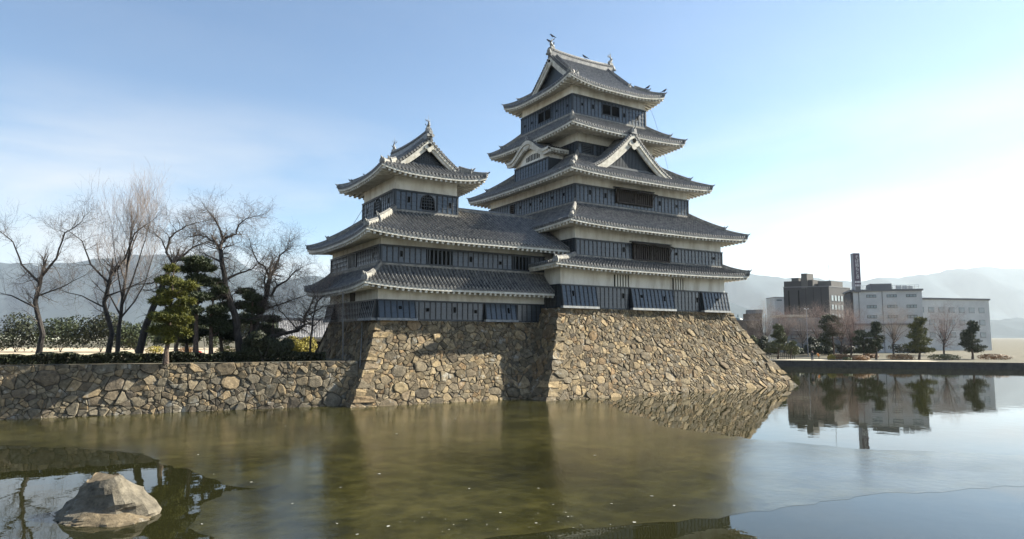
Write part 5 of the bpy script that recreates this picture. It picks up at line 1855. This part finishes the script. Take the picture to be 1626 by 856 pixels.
# mounds of clipped azalea and lawn
def mound(x, y, hw, hh, label, mt, seed, n=1600): bush('clipped_shrub', x, y, hw, hh, 1.1, label, mt, seed, n, .22, group='clipped mounds on the far bank')
mound(1335, 571, 20, 9, 'broad russet clipped mound right of the two people', 'orange', 101, 2200)
mound(1321, 571.5, 7, 9, 'small yellow-green bush at the left end of the broad russet mound', 'yellowgreen', 102, 900)
mound(1366, 572, 16, 8, 'low russet mound below the right pines', 'orange', 103, 1700)
mound(1382, 569, 14, 8, 'russet mound at the right edge of the photo', 'orange', 104, 1500)
mound(1346, 572, 8, 5, 'dark green low bush between the two russet mounds', 'olive', 105, 700)
mound(1308, 564, 9, 6, 'russet bush behind the bending person', 'orange', 106, 700)
mound(1430, 571, 22, 9, 'first mound beyond the right edge pines', 'orange', 107, 1500)
mound(1500, 571, 26, 9, 'second mound beyond the right edge pines', 'olive', 108, 1500)
mound(1580, 571, 26, 9, 'outermost right mound on the far bank', 'orange', 109, 1500)
GF = 'pines on the far bank'
def pads(cx, y0, y1, w, n, seed, taper=.75):
    r = random.Random(seed); o = []
    for i in range(n):
        f = i/(n-1); o.append((cx+r.uniform(-.45, .45)*w*(.35+f), y0+(y1-y0)*f, w*(.38+taper*.5*f)*r.uniform(.75, 1.1), (y1-y0)/n*.62+2))
    return o
pine('pine_tree', (1236, 570.5), 1.1, 522, pads(1237, 519, 556, 20, 11, 1), 'light olive pine right beside the stone corner on the far bank', GF, 111, .16, 2, ('pinebark', 'olive'), .34, .8)
pine('pine_tree', (1256, 569.5), 1.2, 545, pads(1258, 545, 560, 14, 5, 2), 'small low pine between the light olive pine and the path', GF, 112, .12, 2, ('pinebark', 'olive'), .34, .8)
pine('pine_tree', (1325, 566), 1.2, 505, [(1316, 504, 13, 5), (1326, 507, 9, 5), (1312, 511, 12, 5), (1322, 514, 15, 5), (1332, 517, 9, 4), (1313, 519, 14, 5), (1320, 525, 14, 5), (1330, 529, 10, 4), (1316, 532, 14, 5), (1310, 540, 14, 6), (1316, 547, 12, 5)], 'tall dark dense pine right of the path', GF, 113, .2, -4, ('pinebark', 'darkpine'), .36, 1.0)
pine('pine_tree', (1374, 571), 1.1, 526, [(1366, 528, 10, 4), (1372, 533, 13, 4), (1362, 539, 10, 4), (1380, 541, 12, 4), (1366, 546, 12, 4), (1376, 552, 14, 4), (1366, 557, 12, 4)], 'layered pine below the white building', GF, 114, .16, -4, ('pinebark', 'darkpine'), .34)
pine('pine_tree', (1392, 571), 1.1, 512, pads(1390, 515, 558, 18, 9, 5), 'layered pine at the right edge of the photo', GF, 115, .18, 0, ('pinebark', 'darkpine'), .34)
pine('pine_tree', (1460, 571), 1.1, 505, pads(1460, 508, 556, 26, 10, 6), 'first pine beyond the right edge of the photo', GF, 116, .2, 4, ('pinebark', 'pine'), .36)
pine('pine_tree', (1545, 571), 1.1, 512, pads(1545, 514, 556, 24, 10, 7), 'outermost right pine on the far bank', GF, 117, .2, -4, ('pinebark', 'darkpine'), .36)
bush('evergreen_shrub', 1214, 566, 13, 32, 1.2, 'dark round evergreen behind the stone corner', 'hedge', 121, 2000, .4, lobes=4)
bush('evergreen_shrub', 1296, 564, 13, 30, 1.2, 'dark round evergreen left of the tall dark pine', 'hedge', 122, 2200, .4, lobes=4)
bush('evergreen_shrub', 1272, 563, 10, 9, 1.2, 'low dark bush at the back of the path', 'hedge', 123, 900, .4, lobes=2)
bush('evergreen_shrub', 1197, 566, 12, 34, 1.2, 'olive bush mostly hidden by the stone corner', 'olive', 124, 1500, .4, lobes=4)
for i, (x, w, h, mt, lab) in enumerate(((1224, 16, 15, 'hedge', 'dark hedge block behind the two slim pines'), (1258, 18, 13, 'darkpine', 'dark hedge block before the low hall'), (1284, 14, 16, 'hedge', 'dark hedge block behind the street lamp'), (1312, 16, 18, 'darkpine', 'dark hedge block at the foot of the tall dark pine'), (1344, 18, 17, 'hedge', 'dark hedge block behind the broad russet mound'), (1378, 20, 18, 'darkpine', 'dark hedge block behind the layered pines'), (1440, 30, 16, 'hedge', 'dark hedge block past the right edge of the photo'))):
    bush('hedge_block', x, 564, w, h, 1.25, lab, mt, 140+i, 1500, .4, cat='hedge', group='hedges behind the far bank path', lobes=5)
GB = 'bare cherry trees on the far bank'
def far_bare(x, yb, yt, w, label, seed, mats=('bark', 'paletwig'), dp=135, n=9, tw=2.6):
    r = random.Random(seed)
    h = yb-yt
    L_ = [([(x, yb), (x+r.uniform(-2, 2), yb-h*.2), (x+r.uniform(-3, 3), yb-h*.42)], .22, .13)]
    for i in range(n):
        f = (i+.5)/n*2-1
        L_.append(([(x, yb-h*(.25+.12*r.random())), (x+f*w*.45, yb-h*(.52+.1*r.random())), (x+f*w*.9, yb-h*(.95-.35*f*f-.1*r.random()))], .09, .02))
    limb_tree('bare_tree', L_, dp, label, GB, seed, tw, 2, mats, .1, 2.5, .9, 6, tr=.055)
far_bare(1216, 566, 494, 20, 'bare tree before the brown brick block', 131, dp=150)
far_bare(1246, 564, 500, 22, 'bare tree between the light olive pine and the low hall', 132, ('bark', 'russettwig'), dp=150)
far_bare(1275, 563, 502, 24, 'bare tree before the middle of the low flat-roofed hall', 133, dp=148)
far_bare(1299, 562, 496, 22, 'bare tree left of the tall dark pine', 134, ('bark', 'russettwig'), dp=150)
far_bare(1336, 563, 494, 22, 'pale bare tree right of the tall dark pine', 135, dp=140)
far_bare(1352, 568, 506, 20, 'russet bare tree below the white building', 136, ('bark', 'russettwig'), dp=126)
far_bare(1420, 566, 498, 26, 'bare tree just past the right edge of the photo', 137, dp=140)
far_bare(1500, 566, 500, 28, 'outermost right bare tree on the far bank', 138, ('bark', 'russettwig'), dp=140)

# ---- buildings of the town
M['bldg_dark'] = mat('dark_cladding', (.046, .043, .045), .75, nscale=.3, col2=(.036, .034, .037))
M['bldg_brown'] = mat('brown_render', (.105, .098, .092), .8, nscale=.4, col2=(.08, .075, .07))
M['bldg_white'] = mat('white_render', (.58, .58, .56), .8, nscale=.3, col2=(.46, .46, .45))
M['bldg_brick'] = mat('brick_render', (.16, .115, .085), .85, nscale=1.5, col2=(.11, .08, .062))
M['bldg_blue'] = mat('grey_green_panels', (.20, .23, .235), .7, nscale=.4, col2=(.16, .18, .19))
M['cream'] = mat('cream_roof', (.62, .55, .42), .7)
M['glass'] = mat('window_glass', (.20, .24, .25), .08, spec=.9)
M['slab'] = mat('grey_slab', (.16, .16, .165), .8)
M['dome'] = mat('copper_dome', (.16, .21, .21), .5, nscale=1, col2=(.11, .15, .155))
def frame2(xc, depth, dirn=0.0):
    """local frame: origin under pixel column xc at a depth, a to the right, o away; dirn turns it (radians)"""
    c = P(xc, 534, depth); c.z = 0
    a = Vector((CR.x, CR.y, 0)).normalized(); o = Vector((_fw.x, _fw.y, 0)).normalized()
    a2 = a*cos(dirn)+o*sin(dirn); o2 = -a*sin(dirn)+o*cos(dirn)
    return c, a2, o2
def zz(y, depth): return P(813, y, depth).z
def blk(m, c, a, o, a0, a1, o0, o1, z0, z1, mi=0):
    q = lambda x, y, z: c+a*x+o*y+Vector((0, 0, z))
    m.hexa([q(a0, o0, z0), q(a1, o0, z0), q(a1, o1, z0), q(a0, o1, z0), q(a0, o0, z1), q(a1, o0, z1), q(a1, o1, z1), q(a0, o1, z1)], mi)
# dark block with its corner towards us at column 1320
D = 205; k = D/FPX
c, a, o = frame2(1320, D, radians(38))       # a: right face going right-away, -o..: left face along -a? use two axes
th = radians(38)
ra = a                                       # along the right face (to the right and away)
la = Vector((-o.x*0, 0, 0))
lb = -(Vector((CR.x, CR.y, 0)).normalized()*cos(radians(24)) - Vector((_fw.x, _fw.y, 0)).normalized()*sin(radians(24)))
def blk2(m, r0, r1, l0, l1, z0, z1, mi=0):   # skewed prism: r along right face, l along left face
    q = lambda r_, l_, z: c+ra*r_+lb*l_+Vector((0, 0, z))
    m.hexa([q(r0, l0, z0), q(r1, l0, z0), q(r1, l1, z0), q(r0, l1, z0), q(r0, l0, z1), q(r1, l0, z1), q(r1, l1, z1), q(r0, l1, z1)], mi)
t = thing('office_building', Vector((c.x, c.y, 1.2)), 'large dark windowless office block with a chimney-like tower on its roof', 'building')
zt = zz(454, D)
m = MB(); blk2(m, 0, 14, 0, 13.1, 1.0, zt+.2); m.build('wall', M['bldg_dark'], t)
m = MB(); blk2(m, .3, 10, 4.75, 13.05, zt, zz(444.5, D+4)); m.build('upper_wall', M['bldg_dark'], t)
m = MB(); blk2(m, -.02, 4, 6.1, 7.8, zt-.2, zz(432, D+3)); blk2(m, .5, 4.5, 4.7, 6.1, zt, zz(442.5, D+3)); m.build('roof_tower', M['bldg_brown'], t)
m = MB(); blk2(m, 2.5, 10, .4, 4.2, zt, zz(445.5, D+6)); m.build('penthouse', M['bldg_brown'], t)
m = MB(); blk2(m, -.05, 14.1, -.08, 13.2, zt+.2, zt+.45); m.build('parapet', M['slab'], t)
for l0 in (8.5, 11.4):
    m = MB(); blk2(m, -.06, .1, l0, l0+.35, 1, zz(458, D)); m.build('wall_joint', M['dark'], t)
for row, (y0, y1) in enumerate(((466.5, 476), (481.5, 490), (496, 504))):
    for i in range(6):
        r0 = 1.1+i*2.05
        q = lambda r_, l_, z: c+ra*r_+lb*l_+Vector((0, 0, z))
        m = MB(); blk2(m, r0, r0+1.35, -.10, .1, zz(y1, D), zz(y0, D)); w = m.build('window', M['slab'], t)
        m = MB(); blk2(m, r0+.1, r0+1.25, -.13, -.101, zz(y1, D)+.1, zz(y0, D)-.1); m.build('pane', M['glass'], w)
for l0, r0 in ((9.5, 2), (11, 3), (10, 6)):
    m = MB(); blk2(m, r0, r0+1.2, l0, l0+1.1, zz(444.5, D+4), zz(444.5, D+4)+1.2); m.build('roof_unit', M['bldg_brown'], t)
for l0 in (2.2, 4.4, 6.6):
    m = MB(); blk2(m, -.03, .1, l0, l0+.08, 1, zt); m.build('wall_joint', M['dark'], t)
m = MB(); p = c+ra*5+lb*2; m.tube([Vector((p.x, p.y, zz(446, D))), Vector((p.x, p.y, zz(415, D)))], .07, 5); m.build('antenna', M['pole'], t)
# white building with sign tower at the right
D2 = 165; k2 = D2/FPX
c2, a2, o2 = frame2(1358.5, D2, radians(-19))
t = thing('white_building', Vector((c2.x, c2.y, 1.2)), 'white three-storey building with a tall sign tower on its roof', 'building')
zr = zz(461, D2)
m = MB(); blk(m, c2, a2, o2, 0, 15, 0, 12, 1, zr); blk(m, c2, a2, o2, 2.15, 2.25, -.03, 0, 4, zr); m.build('wall', M['bldg_white'], t)
m = MB(); blk(m, c2, a2, o2, -.55, 0, .6, 12, 1, zr-.2); m.build('stair_wall', M['bldg_dark'], t)
m = MB(); blk(m, c2, a2, o2, -.8, 15.3, -.35, 12.3, zr, zr+.45); m.build('roof_slab', M['slab'], t)
m = MB(); blk(m, c2, a2, o2, 0, 15, -.8, 0, zz(515, D2), zz(512, D2)); m.build('canopy', M['slab'], t)
m = MB(); blk(m, c2, a2, o2, 4.2, 9, 2, 8, zr+.45, zr+2.0); m.build('penthouse', M['slab'], t)
for y0, y1 in ((466.5, 471), (483, 488), (499, 504)):
    for g in (2.9, 7.4, 11.6):
        m = MB(); blk(m, c2, a2, o2, g, g+2.2, -.05, .1, zz(y1, D2), zz(y0, D2)); w = m.build('window', M['dark'], t)
        for i in range(3):
            m = MB(); blk(m, c2, a2, o2, g+.08+i*.72, g+.70+i*.72, -.08, -.051, zz(y1, D2)+.08, zz(y0, D2)-.08); m.build('pane', M['glass'], w)
for i, (x0, o0) in enumerate(((10.2, 3), (11.6, 3.2), (13.2, 5))):
    m = MB(); blk(m, c2, a2, o2, x0, x0+1.0, o0, o0+.9, zr+.45, zr+1.5); m.build('roof_unit', M['bldg_white'], t)
m = MB()
for i in range(16): p = c2+a2*(i*.95+.2)+o2*.1; m.tube([Vector((p.x, p.y, zr+.45)), Vector((p.x, p.y, zr+1.4))], .03, 4)
for h in (.9, 1.4): p = c2+a2*.2+o2*.1; q_ = c2+a2*14.5+o2*.1; m.bar(Vector((p.x, p.y, zr+h)), Vector((q_.x, q_.y, zr+h)), .05, .05)
tag(m.build('roof_railing', M['pole'], t), kind='stuff')
for x0 in (1.2, 6.4):
    m = MB(); p = c2+a2*x0-o2*.1; m.tube([Vector((p.x, p.y, 1.2)), Vector((p.x, p.y, zr))], .08, 5); m.build('downpipe', M['slab'], t)
# sign tower
ts = part_empty('sign_tower', t, c2+Vector((0, 0, zr)))
M['signp'] = mat('sign_purple', (.115, .085, .115), .6); M['signg'] = mat('sign_grey', (.30, .30, .32), .6); M['signw'] = mat('sign_white', (.75, .74, .72), .6)
c3, a3, o3 = frame2(1361.7, D2-1, radians(-2))
zs0, zs1 = zr+.4, zz(399.5, D2)
wS = 10*k2
m = MB(); blk(m, c3, a3, o3, 0, wS, 0, 1.5, zs0+.8, zs1); m.build('sign_face', M['signp'], ts)
q = lambda x, y, z: c3+a3*x+o3*y+Vector((0, 0, z))
m = MB(); blk(m, c3, a3, o3, -.01, .25, .05, 1.55, zs0, zs1-.02); m.build('side_panel', M['signg'], ts)
m = MB(); blk(m, c3, a3, o3, .1, wS-.1, .1, .8, zs0-.6, zs0+.8); m.build('sign_base', M['slab'], ts)
chars = 'そば処もとき'
cy0, cy1 = zz(402.5, D2), zz(441, D2)
step = (cy0-cy1)/len(chars)
for i, ch in enumerate(chars):
    fc = bpy.data.curves.new('letter', 'FONT'); fc.body = ch; fc.size = step*1.0; fc.align_x = 'CENTER'; fc.extrude = .02
    fo = bpy.data.objects.new('letter', fc); COL.objects.link(fo)
    dg = bpy.context.evaluated_depsgraph_get(); me = bpy.data.meshes.new_from_object(fo.evaluated_get(dg)); bpy.data.objects.remove(fo)
    me.materials.clear(); me.materials.append(M['signw'])
    lo = bpy.data.objects.new('letter', me); link(lo, ts)
    p = q(wS*.5, -.04, cy0-step*(i+.88))
    lo.location = p-ORG[ts]
    lo.rotation_euler = (pi/2, 0, math.atan2(a3.y, a3.x))
for r_, y in enumerate((444.5, 450)):
    for i in range(4): m = MB(); blk(m, c3, a3, o3, .12+i*wS*.235, .12+i*wS*.235+wS*.15, -.03, 0, zz(y+3, D2), zz(y, D2)); m.build('sign_mark', M['signw'], ts)
# low flat-roofed hall behind the trees
D3 = 172
c4, a4, o4 = frame2(1255, D3, radians(-6))
t = thing('low_hall', Vector((c4.x, c4.y, 1.2)), 'low grey-green flat-roofed hall behind the far bank trees', 'building')
m = MB(); blk(m, c4, a4, o4, -2, 15, 0, 8, 1, zz(503, D3)); m.build('wall', M['bldg_blue'], t)
m = MB(); blk(m, c4, a4, o4, -2.3, 4.6, -.5, 8, zz(502, D3), zz(498.5, D3)); m.build('cream_roof', M['cream'], t)
m = MB(); blk(m, c4, a4, o4, -2.2, 15.2, -.3, 8.2, zz(524, D3), zz(522, D3)); m.build('ledge', M['bldg_white'], t)
for i in range(4):
    m = MB(); blk(m, c4, a4, o4, .2+i*3.4, 3.0+i*3.4, -.06, .1, zz(537, D3), zz(530, D3)); w = m.build('window', M['dark'], t)
    for j in range(2):
        m = MB(); blk(m, c4, a4, o4, .3+i*3.4+j*1.35, 1.55+i*3.4+j*1.35, -.09, -.061, zz(536, D3), zz(531, D3)); m.build('pane', M['glass'], w)
# white block left of the dark building
D4 = 230
c5_, a5, o5 = frame2(1233.5, D4, 0)
t = thing('white_block', Vector((c5_.x, c5_.y, 1.2)), 'plain narrow white block just left of the dark office building', 'building')
m = MB(); blk(m, c5_, a5, o5, 0, 5.5, 0, 8, 1, zz(471, D4)); m.build('wall', M['bldg_white'], t)
m = MB(); blk(m, c5_, a5, o5, -.2, 5.6, -.2, 8, zz(471, D4), zz(470, D4)); m.build('parapet', M['slab'], t)
m = MB(); blk(m, c5_, a5, o5, .5, 2.3, -.04, .1, zz(476.3, D4), zz(474, D4)); w = m.build('window', M['dark'], t)
for i in range(3):
    m = MB(); blk(m, c5_, a5, o5, .55+i*.58, 1.05+i*.58, -.07, -.041, zz(476.1, D4), zz(474.2, D4)); m.build('pane', M['glass'], w)
# brown brick block
D5 = 160
c6_, a6, o6 = frame2(1186, D5, radians(10))
t = thing('brick_building', Vector((c6_.x, c6_.y, 1.2)), 'brown brick block with a stepped tower behind the stone corner', 'building')
m = MB(); blk(m, c6_, a6, o6, 0, 3.4, 0, 8, 1, zz(507.5, D5)); m.build('wall', M['bldg_brick'], t)
m = MB(); blk(m, c6_, a6, o6, 2.6, 4.6, .5, 6, 1, zz(496, D5)); m.build('tower', M['bldg_brick'], t)
m = MB(); blk(m, c6_, a6, o6, 2.8, 4.9, .7, 5, zz(496, D5), zz(490, D5)); m.build('tower_cap', M['slab'], t)
m = MB(); blk(m, c6_, a6, o6, -.1, 3.5, -.12, 8, zz(507.5, D5), zz(506.5, D5)); m.build('parapet', M['slab'], t)
# domed pavilion
D6 = 240
cc = P(1172.5, 512, D6); kk = D6/FPX
t = thing('domed_pavilion', Vector((cc.x, cc.y, 1.2)), 'small green dome with finial above the shoulder of the stone base', 'building')
m = MB(); m.tube([Vector((cc.x, cc.y, 1.0)), Vector((cc.x, cc.y, cc.z))], 8*kk, 12); m.build('drum', M['bldg_white'], t)
m = MB(); m.tube([Vector((cc.x, cc.y, cc.z+8*kk*sin(u)*1.05)) for u in (0, .3, .6, .9, 1.2, 1.45, 1.56)], [8.2*kk*cos(u) for u in (0, .3, .6, .9, 1.2, 1.45, 1.56)], 16); d_ = m.build('dome', M['dome'], t, smooth=True)
m = MB(); m.tube([Vector((cc.x, cc.y, cc.z+8*kk)), Vector((cc.x, cc.y, cc.z+10.3*kk)), Vector((cc.x, cc.y, cc.z+12.5*kk))], [1.3*kk, .8*kk, .1], 8); m.build('finial', M['dome'], d_)
# building beyond the right edge
c7, a7, o7 = frame2(1455, 190, radians(12))
t = thing('apartment_block', Vector((c7.x, c7.y, 1.2)), 'pale flat-roofed block beyond the right edge of the photo', 'building')
m = MB(); blk(m, c7, a7, o7, 0, 26, 0, 12, 1, 16); m.build('wall', M['bldg_white'], t)
m = MB(); blk(m, c7, a7, o7, -.3, 26.3, -.3, 12.3, 16, 16.5); m.build('roof_slab', M['slab'], t)
for j in range(3):
    for i in range(7):
        m = MB(); blk(m, c7, a7, o7, 1.2+i*3.5, 3.2+i*3.5, -.05, .1, 5+j*3.6, 6.6+j*3.6); w = m.build('window', M['slab'], t)
        m = MB(); blk(m, c7, a7, o7, 1.3+i*3.5, 3.1+i*3.5, -.08, -.051, 5.1+j*3.6, 6.5+j*3.6); m.build('pane', M['glass'], w)
# street lamp
b = ray_z(1284, 566, 1.2); kk = pix(b)[2]/FPX
t = thing('street_lamp', b, 'tall pale lamp post with twin heads on the far bank', 'street lamp')
m = MB(); hh = 74*kk; m.tube([b, b+Vector((0, 0, hh))], [.07, .045], 7); m.build('post', M['signg'], t)
for sg in (-1, 1):
    m = MB(); p = b+Vector((0, 0, hh)); e = p+CR*(sg*1.6*kk)+Vector((0, 0, 1.5*kk)); m.tube([p, e], .06, 5); m.tube([e, e+CR*(sg*2.0*kk)], [.08, .13], 6); m.build('lamp_head', M['signg'], t)

# ------------------------------------------------------------------ mountains and haze
M['mountain'] = mat('mountain_forest', (.05, .065, .075), .95, nscale=.006, col2=(.034, .046, .055), spec=0.0)
def ridge(name, prof, depth, thick, seed):
    """ridge line given by picture points, built as a real mountain mass at its distance"""
    r = random.Random(seed)
    xs = []
    n = 120
    x0, x1 = prof[0][0], prof[-1][0]
    top = []
    for i in range(n+1):
        x = x0+(x1-x0)*i/n
        for j in range(len(prof)-1):
            if prof[j][0] <= x <= prof[j+1][0]:
                f = (x-prof[j][0])/(prof[j+1][0]-prof[j][0]); f = f*f*(3-2*f)
                y = prof[j][1]+(prof[j+1][1]-prof[j][1])*f
                break
        y += 1.3*sin(x*.11+seed)+.8*sin(x*.31+seed*2)+.5*(r.random()-.5)
        top.append(P(x, y, depth))
    rows = []
    fo = Vector((_fw.x, _fw.y, 0)).normalized()
    for f, hf in ((-1, 0), (-.7, .22), (-.4, .55), (-.18, .82), (0, 1), (.3, .7), (1, 0)):
        row = []
        for i, p in enumerate(top):
            h = p.z*hf
            w = .12*thick*sin(i*.55+f*5)*(1-abs(2*abs(f)-1)) if f < 0 else 0
            q = p+fo*(f*thick+w)
            row.append(Vector((q.x, q.y, h+(p.z*.06*sin(i*.9+f*9) if 0 < hf < 1 else 0)-1)))
        rows.append(row)
    m = MB(); m.grid(rows)
    tag(m.build(name, M['mountain'], smooth=True), kind='structure')
ridge('mountains', [(-500, 428), (-150, 398), (60, 420), (242, 404), (300, 408), (350, 396), (400, 426), (440, 448), (475, 441), (505, 438), (560, 452), (700, 470), (820, 460)], 5600, 900, 1)
ridge('mountains', [(820, 470), (1000, 440), (1150, 430), (1185, 433), (1230, 440), (1290, 441), (1345, 447), (1420, 440), (1560, 424), (1700, 432), (2100, 452)], 5600, 900, 2)
ridge('hills', [(900, 520), (1050, 490), (1150, 478), (1180, 486), (1215, 501), (1260, 512), (1400, 516), (1650, 505), (2000, 515)], 3300, 500, 3)
HD = 6.5e-5
hm = bpy.data.materials.new('haze_air'); hm.use_nodes = True
ht = hm.node_tree; ht.nodes.clear()
pv = ht.nodes.new('ShaderNodeVolumePrincipled'); pv.inputs['Color'].default_value = (.82, .91, 1.0, 1); pv.inputs['Density'].default_value = HD; pv.inputs['Anisotropy'].default_value = .45
oo = ht.nodes.new('ShaderNodeOutputMaterial'); ht.links.new(pv.outputs[0], oo.inputs['Volume'])
m = MB(); m.box(-9000, 13500, -9000, 13500, -1.6, 760)
hz_ = m.build('haze', hm); tag(hz_, kind='stuff')
